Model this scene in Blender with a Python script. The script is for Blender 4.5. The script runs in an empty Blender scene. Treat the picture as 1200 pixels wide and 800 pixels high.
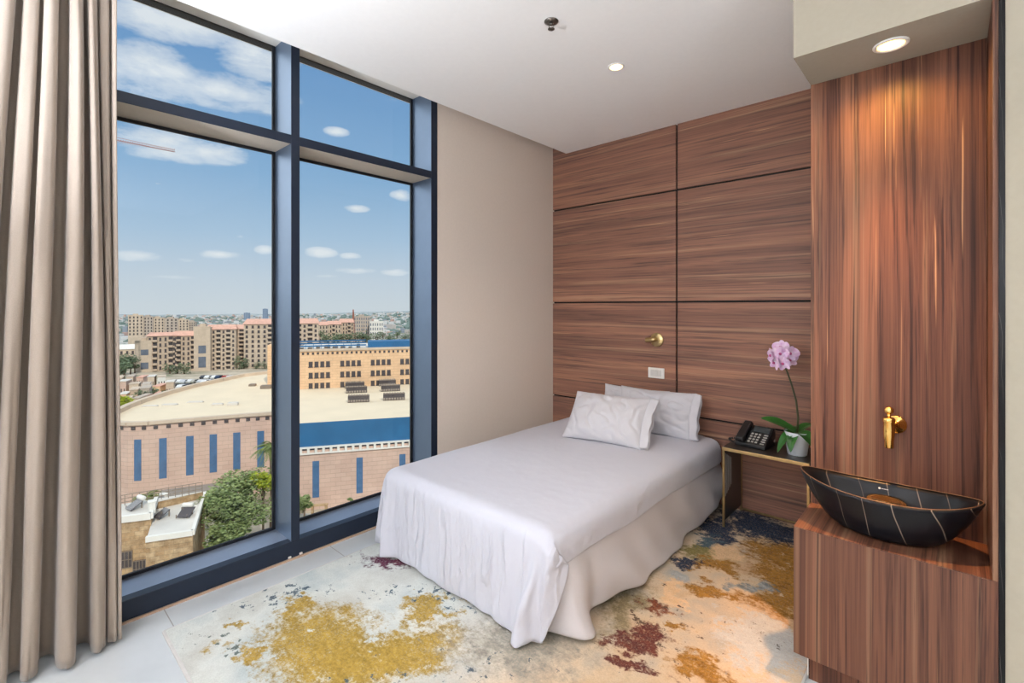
import bpy, bmesh, math, random
from mathutils import Vector, Matrix, noise

sc = bpy.context.scene
COL = sc.collection
rng = random.Random(11)
PI = math.pi

# ------------------------------------------------------------------ camera frame
F_PX, HORIZON, EYE = 562.0, 359.0, 1.4
YAW = math.radians(42.67)
FWD = (-math.sin(YAW), math.cos(YAW)); RGT = (math.cos(YAW), math.sin(YAW))

def at(px, py, z):
    """point of the photograph's ray on the horizontal plane z"""
    r = (px - 600) / F_PX; u = (HORIZON - py) / F_PX
    t = (z - EYE) / u
    return Vector((t * (FWD[0] + r * RGT[0]), t * (FWD[1] + r * RGT[1]), z))

def far(px, dist, z=0.0):
    """ground point in the direction of a photo column at a given depth"""
    r = (px - 600) / F_PX
    return Vector((dist * (FWD[0] + r * RGT[0]), dist * (FWD[1] + r * RGT[1]), z))

def zat(py, dist):
    return EYE + (HORIZON - py) / F_PX * dist

# ------------------------------------------------------------------ objects
def tag(o, label=None, cat=None, group=None, kind=None):
    if label: o['label'] = label
    if cat: o['category'] = cat
    if group: o['group'] = group
    if kind: o['kind'] = kind
    return o

def thing(name, loc, label, cat, group=None, rz=0.0):
    o = bpy.data.objects.new(name, None); COL.objects.link(o)
    o.location = loc; o.rotation_euler = (0, 0, rz); o.empty_display_size = .1
    return tag(o, label, cat, group)

def copy_tree(o, parent=None):
    c = o.copy(); COL.objects.link(c)
    if parent is not None: c.parent = parent
    for ch in list(o.children): copy_tree(ch, c)
    return c

class MB:
    def __init__(s): s.v = []; s.f = []; s.sm = []; s.mi = []
    def add(s, vs, fs, smooth=False, mi=0, M=None):
        n = len(s.v)
        for v in vs:
            v = Vector(v)
            s.v.append(M @ v if M is not None else v)
        for f in fs:
            s.f.append([n + i for i in f]); s.sm.append(smooth); s.mi.append(mi)
        return s
    def bm(s, bm, smooth=False, mi=0, M=None):
        bm.verts.index_update()
        s.add([v.co.copy() for v in bm.verts], [[v.index for v in f.verts] for f in bm.faces], smooth, mi, M); bm.free(); return s
    def box(s, x0, x1, y0, y1, z0, z1, b=0.0, seg=2, M=None, mi=0):
        bm = bmesh.new(); bmesh.ops.create_cube(bm, size=1)
        for v in bm.verts:
            v.co = ((x0 + x1) / 2 + v.co.x * (x1 - x0), (y0 + y1) / 2 + v.co.y * (y1 - y0), (z0 + z1) / 2 + v.co.z * (z1 - z0))
        if b > 0:
            bmesh.ops.bevel(bm, geom=bm.edges[:], offset=b, segments=seg, affect='EDGES', profile=.5)
        return s.bm(bm, b > 0 and seg > 2, mi, M)
    def lathe(s, prof, n=32, M=None, smooth=True, cap0=True, cap1=True, sx=1, sy=1, mi=0):
        vs = []; fs = []
        for (r, z) in prof:
            for k in range(n):
                a = 2 * PI * k / n; vs.append((r * math.cos(a) * sx, r * math.sin(a) * sy, z))
        for i in range(len(prof) - 1):
            for k in range(n):
                k2 = (k + 1) % n
                fs.append((i * n + k, i * n + k2, (i + 1) * n + k2, (i + 1) * n + k))
        if cap0: fs.append(tuple(reversed(range(n))))
        if cap1: fs.append(tuple((len(prof) - 1) * n + k for k in range(n)))
        return s.add(vs, fs, smooth, mi, M)
    def tube(s, pts, rad, n=10, M=None, cap=True, mi=0):
        pts = [Vector(p) for p in pts]
        if not hasattr(rad, '__len__'): rad = [rad] * len(pts)
        vs = []; fs = []
        up = Vector((0, 0, 1)); prev = None
        for i, p in enumerate(pts):
            d = (pts[min(i + 1, len(pts) - 1)] - pts[max(i - 1, 0)]).normalized()
            if prev is None:
                a = d.cross(up)
                if a.length < 1e-4: a = d.cross(Vector((1, 0, 0)))
            else:
                a = prev - d * prev.dot(d)
            a.normalize(); b = d.cross(a); prev = a
            for k in range(n):
                t = 2 * PI * k / n; vs.append(p + (a * math.cos(t) + b * math.sin(t)) * rad[i])
        for i in range(len(pts) - 1):
            for k in range(n):
                k2 = (k + 1) % n; fs.append((i * n + k, i * n + k2, (i + 1) * n + k2, (i + 1) * n + k))
        if cap:
            fs.append(tuple(reversed(range(n)))); fs.append(tuple((len(pts) - 1) * n + k for k in range(n)))
        return s.add(vs, fs, True, mi, M)
    def prism(s, poly, z0, z1, M=None, mi=0, smooth=False):
        n = len(poly)
        vs = [(p[0], p[1], z0) for p in poly] + [(p[0], p[1], z1) for p in poly]
        fs = [tuple(reversed(range(n))), tuple(range(n, 2 * n))]
        fs += [(k, (k + 1) % n, n + (k + 1) % n, n + k) for k in range(n)]
        return s.add(vs, fs, smooth, mi, M)
    def grid(s, nx, ny, fn, smooth=True, mi=0, M=None):
        vs = [fn(i / nx, j / ny) for j in range(ny + 1) for i in range(nx + 1)]
        fs = [(j * (nx + 1) + i, j * (nx + 1) + i + 1, (j + 1) * (nx + 1) + i + 1, (j + 1) * (nx + 1) + i) for j in range(ny) for i in range(nx)]
        return s.add(vs, fs, smooth, mi, M)
    def build(s, name, mat, parent=None, fix=True):
        me = bpy.data.meshes.new(name)
        me.from_pydata([tuple(v) for v in s.v], [], s.f)
        mats = mat if isinstance(mat, (list, tuple)) else [mat]
        for m in mats: me.materials.append(m)
        me.polygons.foreach_set('use_smooth', s.sm); me.polygons.foreach_set('material_index', s.mi)
        if fix:
            bm = bmesh.new(); bm.from_mesh(me); bmesh.ops.recalc_face_normals(bm, faces=bm.faces); bm.to_mesh(me); bm.free()
        me.update()
        o = bpy.data.objects.new(name, me); COL.objects.link(o)
        if parent is not None: o.parent = parent
        return o

def rot(ax, deg): return Matrix.Rotation(math.radians(deg), 4, ax)
def tr(x, y, z): return Matrix.Translation((x, y, z))
def solid(o, t, off=0):
    m = o.modifiers.new('solid', 'SOLIDIFY'); m.thickness = t; m.offset = off; return o
def subsurf(o, n=1):
    m = o.modifiers.new('sub', 'SUBSURF'); m.levels = n; m.render_levels = n; return o

# ------------------------------------------------------------------ bedspread drape
def drape(x0, x1, y0, y1, step, z, frames, box):
    """let a rectangle of cloth fall over the mattress block and read back its shape"""
    rr = random.Random(3)
    nx = int(round((x1 - x0) / step)); ny = int(round((y1 - y0) / step))
    vs = [(x0 + (x1 - x0) * i / nx, y0 + (y1 - y0) * j / ny, z + rr.uniform(-.002, .002)) for j in range(ny + 1) for i in range(nx + 1)]
    fs = [(j * (nx + 1) + i, j * (nx + 1) + i + 1, (j + 1) * (nx + 1) + i + 1, (j + 1) * (nx + 1) + i) for j in range(ny) for i in range(nx)]
    me = bpy.data.meshes.new('drape'); me.from_pydata(vs, [], fs); o = bpy.data.objects.new('drape', me); COL.objects.link(o)
    pin = o.vertex_groups.new(name='pin')
    pin.add([k for k, v in enumerate(vs) if v[1] > y1 - .35 and box[0] + .1 < v[0] < box[1] - .1], 1, 'REPLACE')
    tmp = [o]
    for (b, r, n) in ((box, .05, 4), ((-5, 5, -5, 8, -.5, .012), .002, 1)):
        bm = bmesh.new(); bmesh.ops.create_cube(bm, size=1)
        for v in bm.verts:
            v.co = ((b[0] + b[1]) / 2 + v.co.x * (b[1] - b[0]), (b[2] + b[3]) / 2 + v.co.y * (b[3] - b[2]), (b[4] + b[5]) / 2 + v.co.z * (b[5] - b[4]))
        bmesh.ops.bevel(bm, geom=bm.edges[:], offset=r, segments=n, affect='EDGES', profile=.5)
        m2 = bpy.data.meshes.new('drape_block'); bm.to_mesh(m2); bm.free()
        c = bpy.data.objects.new('drape_block', m2); COL.objects.link(c); c.modifiers.new('hit', 'COLLISION')
        c.collision.thickness_outer = .006; c.collision.cloth_friction = 18; c.collision.damping = .5; tmp.append(c)
    m = o.modifiers.new('cloth', 'CLOTH'); s = m.settings
    s.quality = 7; s.mass = .25; s.tension_stiffness = 25; s.compression_stiffness = 25; s.shear_stiffness = 12; s.bending_stiffness = .25; s.air_damping = 1.5
    s.vertex_group_mass = 'pin'
    m.collision_settings.collision_quality = 3; m.collision_settings.distance_min = .006; m.collision_settings.use_self_collision = False
    m.point_cache.frame_start = 1; m.point_cache.frame_end = frames; sc.frame_end = frames
    for f in range(1, frames + 1): sc.frame_set(f)
    m3 = bpy.data.meshes.new_from_object(o.evaluated_get(bpy.context.evaluated_depsgraph_get()))
    out = [tuple(v.co) for v in m3.vertices]
    bpy.data.meshes.remove(m3)
    for c in tmp:
        d = c.data; bpy.data.objects.remove(c); bpy.data.meshes.remove(d)
    sc.frame_set(1)
    return out, nx, ny
SPREAD, SPREAD_NX, SPREAD_NY = drape(-2.60, -1.07, 1.085, 3.40, .02, .49, 60, (-2.38, -1.20, 1.52, 3.6, .1, .47))

# ------------------------------------------------------------------ materials
def lin(c):
    c = [x / 255 for x in c]
    return tuple((x / 12.92 if x <= .04045 else ((x + .055) / 1.055) ** 2.4) for x in c) + (1.0,)

class N:
    """little node-graph helper"""
    def __init__(s, name):
        s.m = bpy.data.materials.new(name); s.m.use_nodes = True
        s.t = s.m.node_tree; s.t.nodes.clear()
        s.out = s.t.nodes.new('ShaderNodeOutputMaterial')
        s.b = s.t.nodes.new('ShaderNodeBsdfPrincipled'); s.t.links.new(s.b.outputs[0], s.out.inputs[0])
    def n(s, kind, **kw):
        o = s.t.nodes.new('ShaderNode' + kind)
        for k, v in kw.items(): setattr(o, k, v)
        return o
    def set(s, node, key, val):
        i = node.inputs[key]
        if isinstance(val, bpy.types.NodeSocket): s.t.links.new(val, i)
        else: i.default_value = val
    def coord(s, scale=(1, 1, 1), loc=(0, 0, 0), rotz=(0, 0, 0), which='Object'):
        c = s.n('TexCoord'); m = s.n('Mapping')
        s.set(m, 'Vector', c.outputs[which]); m.inputs['Scale'].default_value = scale
        m.inputs['Location'].default_value = loc; m.inputs['Rotation'].default_value = rotz
        return m.outputs[0]
    def noise(s, vec, scale, detail=4, rough=.55, dist=0.0, out='Fac'):
        o = s.n('TexNoise'); s.set(o, 'Vector', vec); s.set(o, 'Scale', scale); s.set(o, 'Detail', detail)
        s.set(o, 'Roughness', rough); s.set(o, 'Distortion', dist); return o.outputs[out]
    def ramp(s, fac, stops, interp='LINEAR'):
        o = s.n('ValToRGB'); o.color_ramp.interpolation = interp
        e = o.color_ramp.elements
        while len(e) < len(stops): e.new(.5)
        for k, (p, c) in enumerate(stops):
            e[k].position = p; e[k].color = c if len(c) == 4 else tuple(c) + (1,)
        s.set(o, 'Fac', fac); return o.outputs[0]
    def mix(s, fac, a, b, mode='MIX'):
        o = s.n('Mix', data_type='RGBA', blend_type=mode)
        for k, v in ((0, fac), (6, a), (7, b)):
            if isinstance(v, bpy.types.NodeSocket): s.t.links.new(v, o.inputs[k])
            else: o.inputs[k].default_value = v
        return o.outputs[2]
    def math(s, op, a, b=None, clamp=False):
        o = s.n('Math', operation=op, use_clamp=clamp)
        for k, v in ((0, a), (1, b)):
            if v is None: continue
            if isinstance(v, bpy.types.NodeSocket): s.t.links.new(v, o.inputs[k])
            else: o.inputs[k].default_value = v
        return o.outputs[0]
    def bump(s, h, strength=.2, dist=.01):
        o = s.n('Bump'); s.set(o, 'Height', h); s.set(o, 'Strength', strength); s.set(o, 'Distance', dist)
        s.t.links.new(o.outputs[0], s.b.inputs['Normal']); return s
    def base(s, c, rough=.6, metal=0.0, spec=.5, **kw):
        s.set(s.b, 'Base Color', c); s.set(s.b, 'Roughness', rough); s.set(s.b, 'Metallic', metal); s.set(s.b, 'Specular IOR Level', spec)
        for k, v in kw.items(): s.set(s.b, k.replace('_', ' '), v)
        return s

def plain(name, rgb, rough=.6, metal=0.0, var=.06, scale=30, bump=0.0, spec=.5, **kw):
    m = N(name); c = lin(rgb)
    nz = m.noise(m.coord(), scale, 4)
    d = tuple(x * (1 - var) for x in c[:3]) + (1,); l = tuple(min(1, x * (1 + var)) for x in c[:3]) + (1,)
    m.base(m.ramp(nz, [(.3, d), (.7, l)]), rough, metal, spec, **kw)
    if bump: m.bump(nz, bump, .004)
    return m.m

def wood(name, vertical=True, off=(0, 0, 0), gain=1.0, grey=0.0, depth_grain=False):
    """striped dark rosewood veneer: the grain runs along z (vertical) or x"""
    m = N(name)
    if vertical: sc1 = (1, 1, .014); sc2 = (1, 1, .07)
    else: sc1 = (.016, 1, 1); sc2 = (.06, 1, 1)
    if depth_grain: sc1 = (1, .014, 1); sc2 = (1, .07, 1)
    w = m.coord(sc2, off); v = m.coord(sc1, off)
    warp = m.noise(w, 5.0, 3, .5)
    wv = m.n('VectorMath', operation='SCALE'); m.set(wv, 0, m.noise(w, 4.0, 2, .5, out='Color')); wv.inputs['Scale'].default_value = .05 if vertical else .03
    ad = m.n('VectorMath', operation='ADD'); m.set(ad, 0, v); m.set(ad, 1, wv.outputs[0]); v2 = ad.outputs[0]
    broad = m.noise(v2, 9, 3, .5)
    fine = m.noise(v2, 58, 6, .66)
    hair = m.noise(v2, 150, 3, .6)
    base = m.ramp(broad, [(.30, lin((94, 60, 46))), (.5, lin((124, 82, 63))), (.72, lin((156, 108, 82)))])
    dark = m.ramp(fine, [(.36, (1, 1, 1)), (.46, (.25, .25, .25)), (.54, (0, 0, 0))])
    c = m.mix(m.math('MULTIPLY', dark, .78), base, lin((52, 29, 26)))
    c = m.mix(.42, c, m.ramp(hair, [(.35, (.52, .48, .47)), (.62, (1.25, 1.2, 1.18))]), 'MULTIPLY')
    lt = m.coord((1, .01, 1) if depth_grain else (1, 1, .010) if vertical else (.018, 1, 1), (off[0] + 3.1, off[1], off[2] + 1.7))
    ad2 = m.n('VectorMath', operation='ADD'); m.set(ad2, 0, lt); m.set(ad2, 1, wv.outputs[0])
    streak = m.noise(ad2.outputs[0], 64 if vertical else 70, 3, .5)
    lo = .675 if vertical else .70
    sk = m.ramp(streak, [(lo, (0, 0, 0)), (lo + .05, (1, 1, 1))])
    c = m.mix(m.math('MULTIPLY', sk, .7), c, lin((224, 170, 124)))
    tan = m.ramp(m.noise(v2, 34, 4, .6), [(.56, (0, 0, 0)), (.66, (1, 1, 1))])
    c = m.mix(m.math('MULTIPLY', tan, .45), c, lin((172, 134, 104)))
    thin = m.ramp(m.noise(v2, 112, 4, .6), [(.33, (1, 1, 1)), (.40, (.2, .2, .2)), (.44, (0, 0, 0))])
    c = m.mix(m.math('MULTIPLY', thin, .75), c, lin((44, 24, 22)))
    if grey: c = m.mix(grey, c, lin((150, 132, 124)))
    c = m.mix(1.0, c, (gain, gain, gain, 1), 'MULTIPLY')
    m.base(c, .46, 0, .22)
    m.bump(fine, .05, .002)
    return m.m

M = {}
M['wall'] = plain('wall_paint', (219, 206, 194), .9, bump=.05, var=.02, scale=60)
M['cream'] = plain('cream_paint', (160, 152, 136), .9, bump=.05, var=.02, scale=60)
M['ceil'] = plain('ceiling_paint', (245, 242, 239), .95, var=.01, scale=40)
M['black'] = plain('black_groove', (16, 12, 11), .7)
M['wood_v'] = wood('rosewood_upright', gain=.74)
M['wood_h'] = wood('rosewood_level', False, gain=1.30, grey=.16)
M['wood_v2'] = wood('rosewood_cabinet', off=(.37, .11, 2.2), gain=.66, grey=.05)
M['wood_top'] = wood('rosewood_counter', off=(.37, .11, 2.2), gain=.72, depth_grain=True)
M['cap'] = plain('navy_metal_cap', (27, 36, 52), .42, .0, var=.05, spec=.35)
M['alu'] = plain('sky_reflect_metal', (104, 120, 142), .42, .6, var=.04, scale=8)  # mullion sides: sky reflection put into the paler blue-grey
M['reveal'] = plain('beige_reflect', (206, 194, 180), .6, var=.02)  # transom: reflected light put into the beige colour
M['sill'] = plain('sky_reflect_sill', (150, 160, 178), .38, .45, var=.04, scale=8)  # sky reflection painted into the sill as pale blue
M['gasket'] = plain('black_gasket', (14, 17, 24), .6)
M['brass'] = plain('aged_brass', (196, 172, 124), .34, 1.0, var=.08)
M['gold'] = plain('polished_gold', (236, 192, 110), .18, 1.0, var=.04)
M['steel'] = plain('sprinkler_steel', (120, 114, 108), .3, .9)
def cloth_mat(name, rgb, st):
    m = N(name); v = m.coord()
    m.base(lin(rgb), .88, 0, .3, Sheen_Weight=.1)
    wp = m.n('VectorMath', operation='SCALE'); m.set(wp, 0, m.noise(v, 3.5, 3, .5, out='Color')); wp.inputs['Scale'].default_value = .07
    def crease(scl, rz, freq, lo):
        q = m.coord(scl, (0, 0, 0), rz); ad = m.n('VectorMath', operation='ADD'); m.set(ad, 0, q); m.set(ad, 1, wp.outputs[0])
        d = m.math('ABSOLUTE', m.math('SUBTRACT', m.noise(ad.outputs[0], freq, 2, .45), .5))
        return m.ramp(d, [(0, (1, 1, 1)), (lo, (.25, .25, .25)), (lo * 2.2, (0, 0, 0))])
    c1 = crease((1, .2, .10), (0, 0, 0), 11, .05); c2 = crease((1, .2, .16), (0, .38, .0), 8, .05); c3 = crease((1, .2, .13), (0, -.30, .0), 7, .05)
    zs_ = m.n('SeparateXYZ'); m.set(zs_, 0, v); mk_ = m.n('MapRange', clamp=True); m.set(mk_, 'Value', zs_.outputs[2]); mk_.inputs['From Min'].default_value = .47; mk_.inputs['From Max'].default_value = .40
    area = m.ramp(m.noise(v, 2.6, 2), [(.38, (0, 0, 0)), (.62, (1, 1, 1))])
    h = m.math('ADD', m.math('ADD', m.math('MULTIPLY', c1, .55), m.math('MULTIPLY', c2, .35)), m.math('MULTIPLY', c3, .5))
    h = m.math('MULTIPLY', h, m.math('ADD', m.math('MULTIPLY', area, .7), .3))
    h = m.math('MULTIPLY', h, mk_.outputs[0])
    h = m.math('ADD', h, m.math('MULTIPLY', m.noise(v, 7, 3), .35))
    m.bump(h, st, .014); return m.m
M['linen'] = cloth_mat('white_linen', (194, 194, 204), 1.0)
M['linen2'] = plain('white_sheet', (198, 193, 195), .88, var=.012, scale=160, bump=.06)
M['pillowcase'] = plain('white_pillowcase', (198, 196, 201), .88, var=.012, scale=160, bump=.06)
M['mattress'] = plain('mattress_ticking', (215, 210, 205), .9)
M['bedbase'] = plain('dark_bed_base', (34, 36, 44), .8)
M['phone'] = plain('black_phone_plastic', (26, 26, 28), .38, var=.05)
M['key'] = plain('grey_phone_key', (176, 172, 166), .5)
M['screen'] = plain('phone_display', (62, 70, 72), .2)
M['pot'] = plain('white_ceramic', (226, 230, 236), .35, var=.01)
M['bark'] = plain('orchid_bark', (112, 86, 58), .95, var=.5, scale=80, bump=.6)
M['leaf'] = plain('orchid_leaf', (44, 98, 36), .35, var=.22, scale=12)
M['stem'] = plain('orchid_stem', (60, 62, 34), .5)
M['lip'] = plain('orchid_lip', (196, 84, 140), .5)
M['night'] = plain('dark_bronze_top', (52, 45, 40), .3, .2, var=.08)
M['socket'] = plain('white_socket_plate', (236, 232, 226), .4, var=.01)
M['socket2'] = plain('pale_switch_rocker', (214, 211, 206), .4, var=.01)
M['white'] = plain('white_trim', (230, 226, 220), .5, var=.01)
M['toe'] = plain('pale_skirting', (188, 184, 180), .6)

# orchid petals: pink towards the middle, paler edge
m = N('orchid_petal'); g = m.coord()
m.base(m.ramp(m.noise(g, 40, 3), [(.3, lin((222, 168, 214))), (.7, lin((246, 224, 240)))]), .55, Subsurface_Weight=.15); M['petal'] = m.m

# curtain cloth
m = N('taupe_curtain'); v = m.coord((1, 1, 1))
n1 = m.noise(v, 420, 2); n2 = m.noise(m.coord((1, 1, .15)), 14, 3)
m.base(m.mix(.5, m.ramp(n1, [(.3, lin((139, 124, 111))), (.7, lin((160, 145, 131)))]), m.ramp(n2, [(.3, lin((142, 127, 114))), (.7, lin((157, 142, 128)))])), .62, 0, .35, Sheen_Weight=.25)
m.bump(n1, .08, .001); M['curtain'] = m.m

# floor: large pale porcelain tiles with thin joints
m = N('porcelain_tiles'); v = m.coord((1, 1, 1), (0.32, .26, 0))
bk = m.n('TexBrick'); bk.offset = 0.0; bk.squash = 1
m.set(bk, 'Vector', v); m.set(bk, 'Scale', 1.0); bk.inputs['Brick Width'].default_value = .8; bk.inputs['Row Height'].default_value = .8
bk.inputs['Mortar Size'].default_value = .0022; bk.inputs['Mortar Smooth'].default_value = .1
cl = m.noise(v, 2.2, 5)
tile = m.ramp(cl, [(.3, lin((186, 190, 192))), (.7, lin((203, 206, 207)))])
m.set(bk, 'Color1', tile); m.set(bk, 'Color2', tile); m.set(bk, 'Mortar', lin((150, 146, 140)))
m.base(bk.outputs[0], .28, 0, .5); M['tile'] = m.m

# black marble with pale veins
def marble(name, vein, base, sc=(1, 1, 1), rt=(0, 0, 0)):
    m = N(name); v = m.coord(sc, (0, 0, 0), rt)
    w = m.n('TexWave', wave_type='BANDS', bands_direction='X', wave_profile='SIN'); m.set(w, 'Vector', v)
    w.inputs['Scale'].default_value = 4.0; w.inputs['Distortion'].default_value = 7.0; w.inputs['Detail'].default_value = 2; w.inputs['Detail Scale'].default_value = .8
    ln = m.ramp(w.outputs['Fac'], [(.0, (1, 1, 1)), (.0008, (.5, .5, .5)), (.0026, (0, 0, 0))])
    br = m.ramp(m.noise(v, 5, 2), [(.36, (.1, .1, .1)), (.56, (.8, .8, .8))])
    c = m.mix(m.math('MULTIPLY', m.math('MULTIPLY', ln, br), .75), base, vein)
    m.base(c, .32, 0, .22); return m.m
M['marble'] = marble('black_marble', lin((170, 150, 130)), lin((17, 17, 21)), (1, .5, .5), (0, math.radians(24), math.radians(14)))
M['marble2'] = marble('black_marble_jamb', lin((120, 115, 110)), lin((9, 8, 10)), (4, 4, 1.3), (.4, .2, 0))

# clear window glass: a thin pane that lets light through and mirrors a little
m = N('window_glass'); m.t.nodes.remove(m.b)
tp = m.n('BsdfTransparent'); tp.inputs[0].default_value = (.97, .985, .985, 1)
gl = m.n('BsdfGlossy'); gl.inputs['Roughness'].default_value = .0; gl.inputs[0].default_value = (1, 1, 1, 1)
fr = m.n('Fresnel'); fr.inputs['IOR'].default_value = 1.22
mx = m.n('MixShader'); m.set(mx, 0, fr.outputs[0]); m.set(mx, 1, tp.outputs[0]); m.set(mx, 2, gl.outputs[0]); m.t.links.new(mx.outputs[0], m.out.inputs[0])
M['glass'] = m.m

def emit(name, rgb, st):
    m = N(name); m.base(lin(rgb), .5); m.set(m.b, 'Emission Color', lin(rgb)); m.set(m.b, 'Emission Strength', st); return m.m
M['lamp'] = emit('warm_downlight_lens', (255, 214, 150), 6.0)
M['lamp2'] = emit('amber_downlight_lens', (255, 196, 110), 6.0)
M['opal'] = emit('fill_globe_glow', (232, 242, 255), 43.0)  # glow of the added fill globes
M['fill_uplight'] = emit('fill_uplight_glow', (232, 242, 255), 680.0)  # glow of the added fill uplights

# ================================================================== ROOM SHELL
WX = -2.70; YB = 3.48; ZC = 2.766; GX = -2.93; ZH = 2.93      # window plane, headboard wall, ceiling, glass, window head
def struct(name, mb, mat, parent=None):
    o = mb.build(name, mat, parent)
    if parent is None: tag(o, kind='structure')
    return o
o = struct('floor', MB().box(WX - .30, 2.7, -2.7, YB + .2, -.25, 0), M['tile'])
o = struct('ceiling', MB().box(-2.55, 2.7, -2.7, YB + .2, ZC, ZC + .3).box(WX - .32, -2.55, -2.7, YB + .2, ZH, ZC + .3), M['ceil'])
struct('wall_left', MB().box(WX - .28, WX, 2.144, YB + .06, 0, ZH).box(WX - .28, WX, -2.7, -.80, 0, ZH), M['wall'])
struct('wall_right', MB().box(2.6, 2.7, -2.6, 2.04, 0, ZC).box(.112, 2.7, 2.04, 2.40, 0, ZC), M['cream'])
struct('wall_front', MB().box(WX, 2.7, -2.7, -2.6, 0, ZC), M['wall'])
struct('wall_niche', MB().box(-.437, .112, 2.35, YB + .12, 0, ZC).box(.112, 2.7, 2.40, YB + .12, 0, ZC), M['cream'])

# headboard wall: black backing with eight veneered panels, the joints stay open
hb = struct('wall_back', MB().box(WX - .1, .2, YB + .02, YB + .12, 0, ZH), M['black'])
xs = [(-2.70, -1.536), (-1.522, -.36)]
zs = [(0.004, .586), (.600, 1.428), (1.442, 2.266), (2.280, ZC + .16)]
for (x0, x1) in xs:
    for k, (z0, z1) in enumerate(zs):
        p = MB().box(x0, x1, 0, .02, z0, z1, .0015, 1).build('wall_panel', M['wood_h'], hb); p.location = (0, YB, 0)

# ================================================================== WINDOW
wn = bpy.data.objects.new('window_1', None); COL.objects.link(wn); tag(wn, kind='structure'); wn.location = (0, 0, 0)
mull = [(-.78, -.732), (.166, .212), (1.123, 1.170), (2.09, 2.144)]
for (y0, y1) in mull:
    MB().box(WX, WX + .004, y0, y1, .098, ZH, .0015, 1).build('mullion_cap', M['cap'], wn)
    MB().box(GX, WX, y0 + .002, y1 - .002, .098, ZH).build('mullion', M['alu'], wn)
for k in range(3):
    y0 = mull[k][1]; y1 = mull[k + 1][0]
    MB().box(WX, WX + .004, y0, y1, 2.30, 2.350, .0015, 1).build('transom_cap', M['cap'], wn)
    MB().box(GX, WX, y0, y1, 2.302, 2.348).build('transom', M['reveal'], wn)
    for (z0, z1) in ((.098, 2.302), (2.348, ZH)):
        g = .016
        q = MB().box(GX, GX + .014, y0, y0 + g, z0, z1).box(GX, GX + .014, y1 - g, y1, z0, z1).box(GX, GX + .014, y0 + g, y1 - g, z0, z0 + g).box(GX, GX + .014, y0 + g, y1 - g, z1 - g, z1)
        q.build('gasket', M['gasket'], wn)
        MB().box(GX - .008, GX - .001, y0 - .01, y1 + .01, z0 - .01, z1 + .01).build('pane', M['glass'], wn)
MB().box(GX, WX, -.80, 2.144, .06, .097).build('sill', M['sill'], wn)
MB().box(WX - .05, WX + .004, -.80, 2.144, .008, .098, .002, 1).build('base_rail', M['cap'], wn)
MB().box(WX + .004, WX + .016, -.80, 2.144, 0.0, .008).build('threshold', plain('tan_sealant', (176, 148, 126), .8), wn)
MB().box(GX - .06, WX - .05, -.80, 2.144, -.05, .06).build('sill_base', M['cap'], wn)
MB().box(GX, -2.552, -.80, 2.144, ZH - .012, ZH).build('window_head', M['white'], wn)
MB().box(GX - .06, GX, -.80, 2.2, ZH - .012, ZH + .2).build('spandrel', M['cap'], wn)
for s in (0, 1):
    MB().box(WX + .003, WX + .010, 1.105 + s * .062, 1.122 + s * .062, .010, .022, .002, 1).build('drain_cap', M['white'], wn)

# ================================================================== NICHE
NY = 2.04                                                     # front plane of the wash niche
so = struct('ceiling_soffit', MB().box(-.443, .085, NY - .004, 2.352, 2.330, ZC).box(.081, .087, NY - .008, NY + .004, 2.330, ZC), M['cream'])
o = MB().box(-.443, .084, 0, .016, .577, 2.330, .001, 1).build('wall_cladding', M['wood_v']); o.location = (0, 2.334, 0); tag(o, kind='structure')
o = MB().box(.085, .098, 0, .305, .577, ZC, .001, 1).build('side_cladding', M['wood_v2']); o.location = (0, NY, 0); tag(o, kind='structure')
struct('trim_1', MB().box(.098, .112, NY - .003, NY + .30, 0, ZC), M['marble2'])

cab = thing('sink_cabinet', (-.17, 2.19, 0), 'striped rosewood cabinet with recessed plinth carrying the black basin', 'cabinet')
MB().box(-.273, .268, -.15, .144, .103, .5735, .0008, 1).build('body', M['wood_v2'], cab)
MB().box(-.273, .268, -.15, .144, .5737, .577, .0006, 1).build('worktop', M['wood_top'], cab)
MB().box(-.233, .268, -.105, .144, 0.0, .103).build('plinth', M['wood_v'], cab)
MB().box(-.236, -.2335, -.108, -.02, 0.012, .09).build('plinth_trim', M['white'], cab)

# basin: boat-shaped, black marble look
def ring(a, b, z, n, dz=0.0, ex=1.12):
    r = []
    for k in range(n):
        t = 2 * PI * k / n; c = math.cos(t); s = math.sin(t)
        r.append((a * c, b * math.copysign(abs(s) ** ex, s), z + dz * abs(c) ** 2.5))
    return r
def loft(rings, close0=True, close1=True):
    n = len(rings[0]); vs = [p for r in rings for p in r]; fs = []
    for i in range(len(rings) - 1):
        for k in range(n):
            k2 = (k + 1) % n; fs.append((i * n + k, i * n + k2, (i + 1) * n + k2, (i + 1) * n + k))
    if close0: fs.append(tuple(reversed(range(n))))
    if close1: fs.append(tuple((len(rings) - 1) * n + k for k in range(n)))
    return vs, fs
bs = thing('washbasin', (-.188, 2.19, .577), 'black marble boat-shaped basin with pale veins on the rosewood cabinet', 'sink')
A, B, H = .264, .134, .150
rings = [ring(A * .44, B * .5, 0.0, 72)]
for k in range(1, 15):
    u = k / 14; w = u ** .62
    rings.append(ring(A * (.46 + .54 * w), B * (.54 + .46 * w ** .9), H * u, 72, .030 * u ** 2))
rings.append(ring(A - .003, B - .004, H + .003, 72, .030))
for k in range(13, -1, -1):
    u = k / 14; w = u ** .62
    rings.append(ring(A * (.46 + .54 * w) - .010, B * (.54 + .46 * w ** .9) - .011, .026 + (H - .026) * u, 72, .030 * u ** 2))
v, f = loft(rings); bb = MB().add(v, f, True).build('bowl', M['marble'], bs, fix=False)
rim = [Vector(p) + Vector((0, 0, .0042)) for p in ring(A - .0045, B - .0055, H, 96, .030)]
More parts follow.
